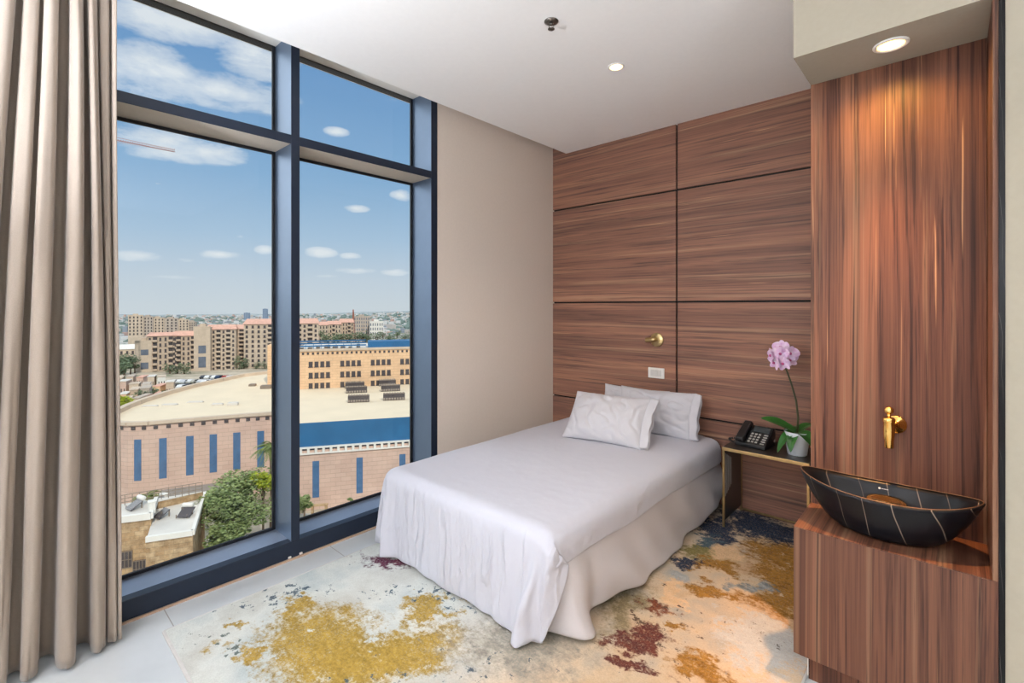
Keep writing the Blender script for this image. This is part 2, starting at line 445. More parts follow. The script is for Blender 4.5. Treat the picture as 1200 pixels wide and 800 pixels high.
MB().tube(rim + [rim[0]], .0013, 6, cap=False).build('rim_edge', plain('rim_gilding', (132, 98, 70), .4, .5), bs)
dr = MB().lathe([(.018, .028), (.018, .104), (.056, .108), (.060, .112), (.060, .117), (.054, .121), (.044, .118), (.0, .114)], 44, cap0=False, cap1=False, M=tr(.006, .012, 0)); dr.build('drain', M['gold'], bs)
# small pale maker's mark on the far inside wall
mk = MB()
mk.lathe([(.0038, 0), (.0038, .0008)], 14, M=tr(-.022, .1135, .128) @ rot('X', 68))
for k in range(6): mk.box(-.0012, .0012, -.0012, .0012, 0, .0008, M=tr(-.0145 + k * .0036, .1135, .128) @ rot('X', 68))
mk.build('emblem', plain('emblem_white', (210, 206, 200), .5), bs)

tp = thing('wall_tap', (-.163, 2.334, .952), 'polished gold wall tap with round knob above the black basin', 'tap')
MB().lathe([(.034, 0), (.034, .006), (.031, .010), (.014, .012), (.0115, .018), (.0115, .022)], 36, M=rot('X', 90)).build('rosette', M['gold'], tp)
MB().tube([(0, -.015, 0), (-.006, -.045, 0), (-.013, -.080, 0)], .0095, 20).build('arm', M['gold'], tp)
MB().lathe([(.0, -.074), (.0135, -.074), (.0145, -.072), (.0145, -.045), (.0165, -.040), (.0175, -.012), (.0175, .020), (.019, .022), (.019, .034), (.015, .038), (.0, .038)], 32, M=tr(-.014, -.085, 0), cap0=False, cap1=False).build('spout', M['gold'], tp)
MB().tube([(-.014, -.085, .038), (-.014, -.085, .052)], .006, 14).lathe([(0, -.015), (.010, -.012), (.0145, -.004), (.0145, .004), (.010, .012), (0, .015)], 20, M=tr(-.014, -.085, .064) @ rot('Y', 30), cap0=False, cap1=False).build('knob', M['gold'], tp)

# ================================================================== CEILING FITTINGS
def downlight(x, y, z, r, label, lens, power, colr, spot=110, blend=.6):
    t = thing('downlight', (x, y, z), label, 'ceiling light', None)
    MB().lathe([(r * 1.25, 0), (r * 1.25, -.004), (r * 1.12, -.007), (r, -.006), (r * .92, -.001), (r * .92, 0)], 40, cap0=False, cap1=False).build('trim_ring', M['white'], t)
    MB().lathe([(r * .93, -.0005), (r * .93, -.003), (r * .6, -.0042), (0, -.0045)], 32, cap0=True, cap1=False).build('lens', lens, t)
    l = bpy.data.lights.new('downlight_bulb', 'SPOT'); l.energy = power; l.color = colr; l.spot_size = math.radians(spot); l.spot_blend = blend; l.shadow_soft_size = r
    lo = bpy.data.objects.new('downlight_bulb', l); COL.objects.link(lo); lo.parent = t; lo.location = (0, 0, -.012)
    return t
def beam(t, w_, c_, deg):
    l = bpy.data.lights.new('downlight_reflector', 'SPOT'); l.energy = w_; l.color = c_; l.spot_size = math.radians(deg); l.spot_blend = .8; l.shadow_soft_size = .03
    lo = bpy.data.objects.new('downlight_reflector', l); COL.objects.link(lo); lo.parent = t; lo.location = (0, 0, -.014)
WARM = (1.0, .86, .70); AMBER = (1.0, .58, .13)
downlight(-1.416, 2.411, ZC, .037, 'small warm downlight in the white ceiling above the bed', M['lamp'], 26, WARM)
nd = downlight(-.165, 2.163, 2.330, .042, 'amber downlight in the soffit above the basin niche', M['lamp2'], 26, AMBER, 156, .9)
beam(nd, 150, (1.0, .50, .20), 44)
downlight(.62, 1.25, ZC, .037, 'added unseen warm downlight in the ceiling beside the cream wall', M['lamp'], 20, WARM)  # this and the next are unseen downlights added as fill
downlight(-1.416, -.35, ZC, .037, 'added unseen warm downlight in the ceiling by the curtain', M['lamp'], 20, WARM)
def fill_globe(x, y, h, r, label):  # fill lamp added out of view to brighten the room
    t = thing('fill_globe_lamp', (x, y, 0), label, 'fill lamp', None)
    MB().lathe([(.15, 0), (.15, .015), (.14, .022), (.012, .026)], 40).build('base', M['brass'], t)
    MB().tube([(0, 0, .02), (0, 0, h - r)], .010, 12).build('pole', M['brass'], t)
    MB().lathe([(0, h + r)] + [(r * math.sin(PI * k / 24), h + r * math.cos(PI * k / 24)) for k in range(1, 24)] + [(0, h - r)], 48, cap0=False, cap1=False).build('lamp_shade', M['opal'], t)
fill_globe(-1.25, -1.35, 1.62, .20, 'added unseen brass fill lamp with a large opal globe behind the curtain side')
fill_globe(.55, -1.7, 1.75, .20, 'added unseen brass fill lamp with a large opal globe in the middle of the rear wall')
def fill_uplighter(x, y, h, label):  # fill lamp added out of view to lift the ceiling
    t = thing('fill_uplighter', (x, y, 0), label, 'fill lamp', None)
    MB().lathe([(.15, 0), (.15, .015), (.14, .022), (.012, .026)], 40).build('base', M['brass'], t)
    MB().tube([(0, 0, .02), (0, 0, h - .10)], .012, 12).build('pole', M['brass'], t)
    MB().lathe([(.02, h - .11), (.09, h - .08), (.16, h - .02), (.19, h + .03), (.185, h + .03), (.15, h - .012), (.08, h - .065), (0, h - .08)], 44, cap0=True, cap1=False).build('lamp_shade', M['brass'], t)
    MB().lathe([(.135, h - .022), (0, h - .020)], 36, cap0=False, cap1=False).build('bulb_panel', M['fill_uplight'], t)
fill_uplighter(2.0, -.2, 1.45, 'added unseen fill lamp, brass bowl on a pole beside the cream wall')
fill_uplighter(-1.9, -.95, 1.45, 'added unseen fill lamp, brass bowl on a pole behind the curtain')

sp = thing('fire_sprinkler', (-1.42, 1.818, ZC), 'small steel fire sprinkler in the white ceiling', 'sprinkler')
MB().lathe([(.034, 0), (.034, -.003), (.022, -.010), (.012, -.012)], 32, cap1=False).build('escutcheon', M['steel'], sp)
MB().lathe([(.009, -.006), (.009, -.016), (.006, -.018)], 16).build('body', M['steel'], sp)
q = MB()
for s in (-1, 1): q.tube([(s * .008, 0, -.014), (s * .014, 0, -.022), (s * .010, 0, -.032), (0, 0, -.037)], .0022, 8)
q.build('frame_arms', M['steel'], sp)
MB().lathe([(.0, -.036), (.016, -.036), (.016, -.038), (0, -.038)], 20, cap0=False, cap1=False).build('deflector', M['steel'], sp)

# ================================================================== CURTAIN
top = [-70, -30, 10, 34, 52, 84, 104, 119, 134]
bot = [-150, -95, -40, -4, 30, 72, 114, 127, 137]
amp = [.06, .05, .06, .04, .05, .07, .05, .026, .03]
def cx(p): return .02 + .0025 * p
def curtain(u, w):
    """u along the cloth from the far left to the leading edge, w from the hem up"""
    n = len(top) - 1
    s = u * n; k = min(int(s), n - 1); fr = s - k
    def rp(i): return cx(bot[i] + (top[i] - bot[i]) * (w ** .85))
    y = rp(k) + (rp(k + 1) - rp(k)) * fr
    a = (amp[k] * (1 - fr) + amp[k + 1] * fr) * (1.15 - .25 * w)
    span = min(1, abs(rp(k + 1) - rp(k)) / .055)
    c = math.cos(2 * PI * fr)
    x = a * c * (.45 + .55 * span) + .010 * math.sin(7 * w + 3 * k) * (1 - w)
    y += .010 * math.sin(4 * PI * fr) * span + .006 * math.sin(5 * w + k)
    x += .012 * noise.noise(Vector((u * 9, w * 2.2, 1.7)))
    return (-2.575 + x, y, .018 + w * (ZC - .03 - .018))
cu = thing('curtain', (0, 0, 0), 'heavy taupe curtain drawn aside in deep folds at the window', 'curtain')
c = MB().grid(260, 70, curtain).build('cloth', M['curtain'], cu); solid(c, .006)
MB().box(-2.60, -2.57, -.62, .37, ZC - .028, ZC - .001, .003, 1).build('track', M['white'], cu)
lead = curtain(1, .5)
MB().grid(6, 70, lambda u, w: (curtain(1, w)[0] - .012 - .10 * u, curtain(1, w)[1] - .004 + .006 * math.sin(3 * u + 4 * w), curtain(1, w)[2])).build('lining', plain('pale_lining', (190, 186, 184), .8), cu)

# ================================================================== RUG
m = N('abstract_rug'); V = m.coord()
wn1 = m.noise(V, 3.2, 6, .62, out='Color'); wn2 = m.noise(V, 14, 5, .65, out='Color')
def off(vec, col, k):
    s = m.n('VectorMath', operation='SUBTRACT'); m.set(s, 0, col); s.inputs[1].default_value = (.5, .5, .5)
    q = m.n('VectorMath', operation='SCALE'); m.set(q, 0, s.outputs[0]); q.inputs['Scale'].default_value = k
    a = m.n('VectorMath', operation='ADD'); m.set(a, 0, vec); m.set(a, 1, q.outputs[0]); return a.outputs[0]
W = off(off(V, wn1, .55), wn2, .22)
speck = m.noise(V, 60, 5, .75); sp2 = m.noise(V, 24, 5, .7); fibre = m.noise(V, 230, 2, .6); sp3 = m.noise(m.coord((1, 1, 1), (5, 3, 0)), 9, 6, .7)
base = m.ramp(m.noise(V, 2.0, 5, .6), [(.35, lin((172, 180, 180))), (.5, lin((200, 202, 196))), (.66, lin((178, 176, 168)))])
gx = m.n('SeparateXYZ'); m.set(gx, 0, V)
side = m.n('MapRange', clamp=True); m.set(side, 'Value', gx.outputs[0]); side.inputs['From Min'].default_value = -1.75; side.inputs['From Max'].default_value = -1.0
warm = m.ramp(m.noise(V, 3, 5, .6), [(.35, lin((192, 158, 124))), (.5, lin((202, 176, 146))), (.68, lin((164, 158, 148)))])
colr = m.mix(side.outputs[0], base, warm)
brush = m.noise(m.coord((9, 26, 1), (0, 0, 0), (0, 0, .6)), 1.0, 5, .75)
weave = m.ramp(m.mix(.45, m.noise(V, 95, 4, .7), fibre), [(.34, (.55, .55, .55)), (.50, (1, 1, 1))])
gaps = m.ramp(sp3, [(.60, (0, 0, 0)), (.70, (1, 1, 1))])
def blob(cx_, cy_, rx, ry, rotd, rgb, rgb2, edge=.35, sharp=.22, strength=1.0, src=None, br=None):
    """a woven patch of colour with a ragged outline"""
    global colr
    a = m.n('VectorMath', operation='SUBTRACT'); m.set(a, 0, src or W); a.inputs[1].default_value = (cx_, cy_, 0)
    r = m.n('VectorRotate', rotation_type='Z_AXIS'); m.set(r, 'Vector', a.outputs[0]); r.inputs['Angle'].default_value = -math.radians(rotd)
    s = m.n('VectorMath', operation='MULTIPLY'); m.set(s, 0, r.outputs[0]); s.inputs[1].default_value = (1 / rx, 1 / ry, 0)
    l = m.n('VectorMath', operation='LENGTH'); m.set(l, 0, s.outputs[0])
    d = m.math('ADD', l.outputs['Value'], m.math('MULTIPLY', m.math('SUBTRACT', br if br is not None else sp2, .5), edge * 2.2))
    d = m.math('ADD', d, m.math('MULTIPLY', m.math('SUBTRACT', speck, .5), 1.1))
    d = m.math('ADD', d, m.math('MULTIPLY', gaps, .8))
    d = m.math('ADD', d, m.math('MULTIPLY', m.math('SUBTRACT', brush, .5), .9))
    k = m.ramp(d, [(1 - sharp * 1.9, (1, 1, 1)), (1.05, (0, 0, 0))])
    k = m.math('MULTIPLY', k, weave)
    tone = m.ramp(m.mix(.5, speck, brush), [(.34, lin(rgb2)), (.62, lin(rgb))])
    colr = m.mix(m.math('MULTIPLY', k, strength), colr, tone)
OC, OC2 = (180, 148, 70), (122, 100, 44)
OR, OR2 = (174, 124, 52), (100, 70, 32)
NV, NV2 = (46, 62, 84), (26, 34, 52)
BU, BU2 = (118, 62, 48), (70, 40, 44)
TE, TE2 = (92, 112, 120), (60, 78, 88)
GR, GR2 = (172, 172, 168), (140, 142, 142)
PE, PE2 = (226, 190, 150), (206, 166, 126)
# window side: one big ochre field with its spurs
blob(-1.93, .93, .34, .26, 20, OC, OC2); blob(-1.60, 1.20, .22, .17, 40, OC, OC2, .5); blob(-1.72, 1.02, .26, .16, 30, OC, OC2, .45)
blob(-2.25, .93, .10, .10, 30, OC, OC2, .4); blob(-2.33, .73, .06, .03, 20, OC, OC2, .3); blob(-2.12, .66, .10, .08, 0, OC, OC2, .5)
blob(-1.76, 1.36, .14, .08, 40, OC, OC2, .7)
# bed side
blob(-1.02, 2.75, .20, .12, 20, (140, 128, 76), (94, 92, 62), .5); blob(-1.12, 1.95, .12, .34, 10, (150, 132, 96), (112, 100, 80), .6, .4)
blob(-1.30, 1.45, .36, .16, 20, (166, 158, 142), (120, 116, 110), .7, .4)
blob(-.70, 2.98, .27, .22, -10, OR, OR2, .4); blob(-.60, 2.64, .20, .36, 5, OR, OR2, .4); blob(-.86, 2.40, .16, .08, 25, OR, OR2, .4); blob(-.93, 2.66, .15, .07, 20, OR, OR2, .4)
blob(-.98, 1.80, .19, .075, 38, BU, BU2, .6); blob(-.90, 1.66, .10, .05, 30, BU, BU2, .8); blob(-1.03, 2.06, .10, .06, 40, (138, 74, 40), BU2, .7)
blob(-.69, 1.83, .13, .10, 30, OR, OR2, .6); blob(-.86, 1.98, .08, .04, 20, OR, OR2, .6)
blob(-.86, 3.30, .44, .22, -6, NV, NV2, .5); blob(-.55, 3.20, .12, .16, 0, NV, NV2, .6); blob(-1.10, 3.02, .13, .24, 0, NV, NV2, .7); blob(-1.12, 2.86, .09, .10, 0, TE, TE2, .7); blob(-1.07, 2.60, .09, .05, 20, NV, NV2, .8)
blob(-.95, 2.82, .11, .15, 10, PE, PE2, .25); blob(-1.07, 2.40, .10, .11, 12, GR, GR2, .18); blob(-.98, 2.22, .07, .16, 20, PE, PE2, .25); blob(-.78, 2.56, .13, .05, 18, GR, TE2, .5); blob(-.60, 2.16, .16, .24, 20, (200, 196, 188), (178, 174, 168), .5)
blob(-2.27, 1.475, .20, .08, 30, (104, 40, 62), (56, 28, 52), .6)
# scattered dark flecks, strongest in loose bands
def flecks(cx_, cy_, rx, ry, rotd, rgb, lo, st=.9):
    global colr
    a = m.n('VectorMath', operation='SUBTRACT'); m.set(a, 0, W); a.inputs[1].default_value = (cx_, cy_, 0)
    r = m.n('VectorRotate', rotation_type='Z_AXIS'); m.set(r, 'Vector', a.outputs[0]); r.inputs['Angle'].default_value = -math.radians(rotd)
    s = m.n('VectorMath', operation='MULTIPLY'); m.set(s, 0, r.outputs[0]); s.inputs[1].default_value = (1 / rx, 1 / ry, 0)
    l = m.n('VectorMath', operation='LENGTH'); m.set(l, 0, s.outputs[0])
    k = m.ramp(l.outputs['Value'], [(.3, (1, 1, 1)), (1.0, (0, 0, 0))])
    q = m.ramp(m.math('ADD', sp2, m.math('MULTIPLY', m.math('SUBTRACT', k, 1.0), .16)), [(lo, (0, 0, 0)), (lo + .035, (1, 1, 1))])
    colr = m.mix(m.math('MULTIPLY', q, st), colr, lin(rgb))
flecks(-2.40, .95, .40, .16, 60, (62, 78, 92), .54); flecks(-1.80, 1.46, .60, .14, 40, (56, 78, 94), .54); flecks(-1.5, .95, .5, .5, 30, (70, 84, 92), .60)
flecks(-2.25, .62, .3, .16, 20, (80, 90, 86), .57); flecks(-.95, 2.0, .40, .50, 30, (84, 62, 50), .58); flecks(-.65, 2.2, .3, .4, 30, (96, 84, 74), .62); flecks(-1.3, 1.3, .4, .2, 20, (70, 82, 92), .58)
colr = m.mix(.35, colr, m.ramp(fibre, [(.3, (.72, .72, .72)), (.7, (1.25, 1.25, 1.25))]), 'MULTIPLY')
m.base(colr, .95, 0, .1); m.bump(m.mix(.5, fibre, speck), .5, .004); M['rug'] = m.m
ru = thing('rug', (0, 0, 0), 'abstract ochre, cream and navy woven rug under the bed', 'rug')
MB().box(-2.49, -.415, .503, 3.475, .0, .011, .003, 1).build('pile', M['rug'], ru)
MB().box(-2.494, -.411, .494, .506, .0, .0105, .002, 1).box(-.417, -.408, .50, 3.475, .0, .0105, .002, 1).box(-2.497, -2.488, .50, 3.475, .0, .0105, .002, 1).build('binding', plain('rug_binding', (196, 192, 188), .9), ru)

# ================================================================== BED
bed = thing('bed', (-1.79, 2.48, .011), 'low bed with white mattress standing against the rosewood headboard wall', 'bed')
MB().box(-.56, .56, -.93, .97, .09, .20, .01, 2).build('base', M['bedbase'], bed)
for sx in (-1, 1):
    for sy in (-1, 1):
        MB().lathe([(.022, 0), (.026, .085)], 16, M=tr(sx * .48, sy * .82 + .03, 0)).build('leg', M['bedbase'], bed)
mt = MB().box(-.59, .585, -.95, .985, .195, .4545, .045, 4).build('mattress', M['mattress'], bed)

def sm(t): t = max(0.0, min(1.0, t)); return t * t * (3 - 2 * t)
# the under-sheet hanging down the near long side
def hem(y):
    pts = [(1.50, .03), (1.70, .02), (1.90, .055), (2.3, .022), (2.7, .016), (3.0, .03), (3.2, .075), (3.45, .13)]
    for (a, za), (b, zb) in zip(pts, pts[1:]):
        if y <= b:
            t = max(0, (y - a) / (b - a)); t = t * t * (3 - 2 * t); return za + (zb - za) * t
    return pts[-1][1]
def skirt(u, w):
    y = 1.548 + u * 1.892
    if w < .25:                                              # lies on the mattress
        t = w / .25; return (-1.40 + .152 * t, y, .4620)
    if w < .38:
        a = (w - .25) / .13 * PI / 2; return (-1.248 + .050 * math.sin(a), y, .4120 + .050 * math.cos(a))
    d = (w - .38) / .62; z0 = .4120; z = z0 + (hem(y) + .012 - z0) * d
    dd = max(0, d - .06) / .94
    swoop = .020 * math.sin(5.2 * (y - .9 * d) + .8) + .010 * math.sin(13 * (y - .55 * d)) + .007 * math.sin(24 * (y - .3 * d) + 1)
    flare = .050 * dd ** 1.2
    corner = math.exp(-((y - 1.66) / .075) ** 2) * .060 * dd ** 1.1 - math.exp(-((y - 1.80) / .055) ** 2) * .020 * dd
    x = -1.198 + flare + swoop * dd ** .8 + corner + .004 * noise.noise(Vector((y * 6, z * 9, 2)))
    if y < 1.62: x -= .13 * sm((1.62 - y) / .08) * (.25 + .75 * dd)
    return (x, y + .10 * dd * math.exp(-((y - 1.66) / .12) ** 2) * .3, z)
us = thing('under_sheet', (0, 0, 0), 'pale sheet hanging in soft swags down the bed side facing the basin', 'sheet')
s_ = MB().grid(190, 60, skirt).build('cloth', M['linen2'], us); solid(s_, .0025, 0)

# bedspread: the cloth draped at the start of the script
def crumple(v):
    x, y, z = v
    k = sm((.45 - z) / .2); foot = sm((1.62 - y) / .10); side = sm((x + 1.25) / .05) * (1 - foot); top = 1 - max(k, 0)
    f = k * (.012 * noise.noise(Vector((x * 8, z * 1.2, 4))) + .006 * noise.noise(Vector((x * 19 + z * 4, z * 2, 8))))
    t = .004 * noise.noise(Vector((x * 2.2, y * 1.7, 1))) + .002 * noise.noise(Vector((x * 5 + y * 3, y * 2.2, 6)))
    near = sm((x + 1.60) / .45)
    q = sm((.42 - z) / .36)
    return (x - .075 * q * near * foot + side * (.006 + .007 * noise.noise(Vector((y * 5, z * 3, 2)))), y - foot * (f + .004 * k + .018 * q * near),
            z + top * max(t, -.002) * (1 - foot) + side * .014 * noise.noise(Vector((y * 3.1, 1.5, 9))) * sm((.46 - z) / .05))
SPREAD = [crumple(v) for v in SPREAD]
bsp = thing('bedspread', (0, 0, 0), 'white bedspread over the bed, falling in creases to the rug at its foot', 'bedspread')
nx, ny = SPREAD_NX, SPREAD_NY
q = MB().add(SPREAD, [(j * (nx + 1) + i, j * (nx + 1) + i + 1, (j + 1) * (nx + 1) + i + 1, (j + 1) * (nx + 1) + i) for j in range(ny) for i in range(nx)], True)
b_ = q.build('cloth', M['linen'], bsp); solid(b_, .004, 1); subsurf(b_, 1)

# pillows
def pillow(name, w, h, t, seed, mw, label, group='white pillows at the head of the bed'):
    r = thing(name, (0, 0, 0), label, 'pillow', group); r.matrix_world = mw
    sd = seed * 7.3
    def surf(sgn):
        def fn(u, v):
            x = u * 2 - 1; y = v * 2 - 1
            px_ = w / 2 * x * (1 - .055 * math.cos(y * PI / 2) * abs(x)); py_ = h / 2 * y * (1 - .075 * math.cos(x * PI / 2) * abs(y))
            pr = max(0, 1 - abs(x) ** 2.6) ** .62 * max(0, 1 - abs(y) ** 2.4) ** .62
            z = sgn * t / 2 * pr
            e = min(1, pr * 1.6)
            wv = .010 * noise.noise(Vector((x * 1.8 + sd, y * 1.8, sgn))) + .0055 * noise.noise(Vector((x * 5 + sd, y * 4, sgn * 2)))
            cr = abs(noise.noise(Vector((x * 2.6 + y * 1.2 + sd, y * 1.7 - x, 4 * sgn))))
            z += sgn * e * (wv * 1.5 - .012 * max(0, .22 - cr) / .22)
            sag = -.10 * h * (1 - pr) * 0
            return (px_, py_ + sag + h / 2, z)
        return fn
    q = MB().grid(56, 42, surf(1)).grid(56, 42, surf(-1))
    o = q.build('cover', M['pillowcase'], r); wl = o.modifiers.new('w', 'WELD'); wl.merge_threshold = .0008; subsurf(o, 1)
    # the open end of the case: a limp double flap beyond the filling
    def flap(s2):
        def fn(u, v):
            y = (v * 2 - 1); g = math.cos(y * PI / 2)
            return (w / 2 * (.955 - .05 * g) + u * (.055 + .02 * noise.noise(Vector((sd, y * 2, 1)))), h / 2 * y * (.97 - .05 * u) + h / 2, s2 * (.012 + .020 * g * (1 - .4 * u)) + .012 * u * noise.noise(Vector((y * 3, sd, s2))))
        return fn
    f_ = MB().grid(8, 24, flap(1)).grid(8, 24, flap(-1)).build('case_end', M['pillowcase'], r); solid(f_, .002)
    return r
def place(x, y, z, rz, tilt): return tr(x, y, z) @ rot('Z', rz) @ rot('X', 90 - tilt)
pillow('pillow', .575, .385, .16, 1, place(-1.745, 2.755, .484, 9, 41), 'plump white pillow leaning in front of the two others')
pillow('pillow', .58, .335, .15, 2, place(-1.595, 3.19, .484, 4, 22), 'white pillow beside the phone end, propped behind the front pillow')
pillow('pillow', .56, .30, .12, 3, place(-1.82, 3.325, .484, 0, 14), 'white pillow against the headboard, almost hidden by the front pillow')

# ================================================================== WALL FITTINGS
kn = thing('reading_light', (-1.685, YB, 1.143), 'small brass swivel reading light on the rosewood wall', 'wall light')
MB().lathe([(.054, 0), (.054, .007), (.050, .011), (.016, .012)], 32, M=rot('X', 90)).build('wall_plate', M['brass'], kn)
MB().tube([(0, -.008, 0), (0, -.032, 0)], .008, 14).build('arm', M['brass'], kn)
MB().lathe([(0, -.042), (.016, -.042), (.019, -.036), (.019, .032), (.016, .038), (0, .038)], 20, M=tr(-.030, -.044, .002) @ rot('Y', 82), cap0=False, cap1=False).build('lamp_head', M['brass'], kn)
sk = thing('wall_socket', (-1.69, YB, .887), 'white three-module switch plate on the rosewood wall above pillows', 'switch')
MB().box(-.066, .066, -.009, 0, -.040, .040, .003, 2).build('plate', M['socket'], sk)
for k in range(3):
    MB().box(-.044 + k * .030, -.016 + k * .030, -.012, -.008, -.024, .024, .0015, 1).build('rocker', M['socket2'], sk)

# ================================================================== NIGHTSTAND
NX0, NX1, NY0, NY1, NZ = -1.075, -.600, 3.125, 3.470, .515
ns = thing('nightstand', (-.837, 3.30, 0), 'open nightstand with dark top and thin brass frame beside the bed', 'nightstand')
X0, X1, Y0, Y1 = NX0 + .837, NX1 + .837, NY0 - 3.30, NY1 - 3.30
MB().box(X0, X1, Y0, Y1, NZ - .016, NZ, .001, 1).build('top', M['night'], ns)
q = .006
fr = MB().box(X0 - .001, X1 + .001, Y0 - .004, Y0 + .001, NZ - .020, NZ - .001, .001, 1)
fr.build('edge_band', M['brass'], ns)
for (x, y) in ((X0, Y0), (X1 - .012, Y0), (X0, Y1 - .012), (X1 - .012, Y1 - .012)):
    MB().box(x, x + .012, y, y + .012, .0115, NZ - .016).build('leg', M['brass'], ns)
MB().box(X0 + .001, X0 + .010, Y0 + .012, Y1 - .012, .05, NZ - .016).build('side_panel', M['night'], ns)
MB().box(X1 - .010, X1 - .001, Y0 + .012, Y1 - .012, .05, NZ - .016).build('side_panel', M['night'], ns)
MB().box(X0 + .012, X1 - .012, Y1 - .012, Y1 - .006, .02, .032).build('rail', M['brass'], ns)
g = MB()
for k in range(5): g.box(X0 + .010, X0 + .0118, Y0 + .020 + k * .026, Y0 + .032 + k * .026, .20 + .012 * k, NZ - .045 - .012 * k)
g.build('slat_grille', plain('grey_slats', (150, 146, 142), .6), ns)

# phone
ph = thing('desk_phone', (-.935, 3.305, NZ), 'black desk telephone with handset and pale keys on the nightstand', 'telephone', rz=math.radians(-6))
prof = [(-.085, 0), (.085, 0), (.085, .105), (.070, .112), (-.085, .022)]
bm_ = MB()
vs = [(-.092, y, z) for (y, z) in prof] + [(.092, y, z) for (y, z) in prof]
n = len(prof); bm_.add(vs, [tuple(range(n)), tuple(reversed(range(n, 2 * n)))] + [(k, n + k, n + (k + 1) % n, (k + 1) % n) for k in range(n)])
pb = bm_.build('body', M['phone'], ph); bv = pb.modifiers.new('bv', 'BEVEL'); bv.width = .005; bv.segments = 3
ang = math.degrees(math.atan2(.09, .155))
PT = tr(0, -.085, .022) @ rot('X', ang)                       # frame of the sloping face: y runs up the slope
hs = MB()
hs.box(-.086, -.036, .002, .178, .012, .034, .009, 3, M=PT).box(-.088, -.034, .000, .050, .002, .026, .008, 3, M=PT).box(-.088, -.034, .130, .180, .002, .026, .008, 3, M=PT)
hs.build('handset', plain('black_handset', (34, 33, 34), .3, var=.04), ph)
MB().box(-.020, .080, .118, .165, .0, .006, .003, 2, M=PT).build('display', M['screen'], ph)
ks = MB()
for r_ in range(4):
    for c_ in range(3): ks.box(-.020 + c_ * .022, -.006 + c_ * .022, .018 + r_ * .024, .030 + r_ * .024, 0, .0045, .001, 1, M=PT)
for r_ in range(5): ks.box(.056, .080, .014 + r_ * .020, .023 + r_ * .020, 0, .004, .001, 1, M=PT)
ks.build('keypad', M['key'], ph)
cd = []
for k in range(60):
    t = k / 59; a = t * 22 * PI
    cd.append((-.100 - .045 * math.sin(t * PI) - .01 * t + .006 * math.cos(a), -.07 + .08 * t, .010 + .006 * math.sin(a) + .012 * t))
MB().tube(cd, .0022, 6).build('cord', M['phone'], ph)

# orchid
oc = thing('potted_orchid', (-.692, 3.275, NZ), 'pink orchid with one bare stem in a white pot on the nightstand', 'plant')
MB().lathe([(.050, 0), (.052, .002), (.068, .132), (.070, .136), (.066, .137), (.063, .120), (0, .118)], 48, cap1=False).build('pot', M['pot'], oc)
bk_ = MB()
r2 = random.Random(5)
bk_.lathe([(.064, .116), (.05, .124), (.0, .128)], 24, cap0=True, cap1=False)
for k in range(46):
    a = r2.uniform(0, 2 * PI); rr = r2.uniform(0, .055)
    bk_.box(-.009, .009, -.005, .005, -.004, .004, .002, 1, M=tr(rr * math.cos(a), rr * math.sin(a), .127) @ Matrix.Rotation(r2.uniform(0, 6), 4, 'Z') @ Matrix.Rotation(r2.uniform(-.7, .7), 4, 'X'))
bk_.build('bark', M['bark'], oc)
def leafmesh(L, Wd, az, rise, droop, tw=0):
    def fn(u, v):
        x = u; wid = Wd * math.sin(PI * min(1, .06 + u * .94)) ** .6 * (1 - .25 * u) * (0.02 + 1) if u < 1 else 0
        s = (v - .5) * 2
        p = Vector((L * x * math.cos(droop * x * .6), s * wid * .5, rise * L * x - droop * L * x * x * .9 + abs(s) * wid * .16))
        return Matrix.Rotation(math.radians(tw), 4, 'X') @ p
    o = MB().grid(20, 8, fn, M=tr(0, 0, .125) @ rot('Z', az)).build('leaf', M['leaf'], oc); solid(o, .0016); subsurf(o, 1)
leafmesh(.20, .085, 196, .78, .40, -25); leafmesh(.17, .080, 158, .62, .45, 15); leafmesh(.15, .075, 232, .25, 1.15, -10)
leafmesh(.17, .085, -40, .45, 1.0, 12); leafmesh(.16, .075, 60, .75, .6, 0); leafmesh(.14, .07, -100, .15, .9, 8); leafmesh(.13, .07, 120, .5, .5, 0)
st = [(0, 0, .12), (.006, -.004, .22), (-.004, -.008, .32), (-.028, -.012, .42), (-.050, -.016, .49), (-.072, -.022, .545), (-.088, -.028, .580)]
MB().tube(st, [.0062, .006, .0056, .005, .0046, .004, .003], 8).build('stem', M['stem'], oc)
def petal(L, Wd, cup=.15):
    def fn(u, v):
        s = (v - .5) * 2; wid = Wd * (math.sin(PI * (.08 + .90 * u)) ** .55)
        return (s * wid * .5, L * u, cup * L * u * u - .10 * wid * s * s + .004 * math.sin(9 * s + 4 * u))
    return fn
r3 = random.Random(9)
for (x, y, z, ya, pi_) in ((-.128, -.040, .585, -150, 8), (-.075, -.055, .600, -95, -4), (-.030, -.040, .605, -60, 6), (-.060, -.060, .545, -105, 22), (-.108, -.050, .545, -130, 16), (-.082, -.02, .635, -100, -18), (-.035, -.03, .565, -50, 10)):
    fm = tr(x, y, z) @ rot('Z', ya + 90) @ rot('X', 90 + pi_) @ rot('Z', r3.uniform(-20, 20))
    f = MB()
    for k, (L, Wd, a) in enumerate(((.046, .040, 0), (.052, .066, 75), (.052, .066, -75), (.046, .038, 140), (.046, .038, -140))):
        f.grid(8, 8, petal(L, Wd), M=fm @ rot('Z', a) @ tr(0, 0, .001 * k))
    fl = f.build('flower', M['petal'], oc)
    MB().lathe([(0, -.002), (.006, .002), (.009, .010), (.006, .015), (0, .016)], 12, M=fm, cap0=False, cap1=False).build('lip', M['lip'], fl)

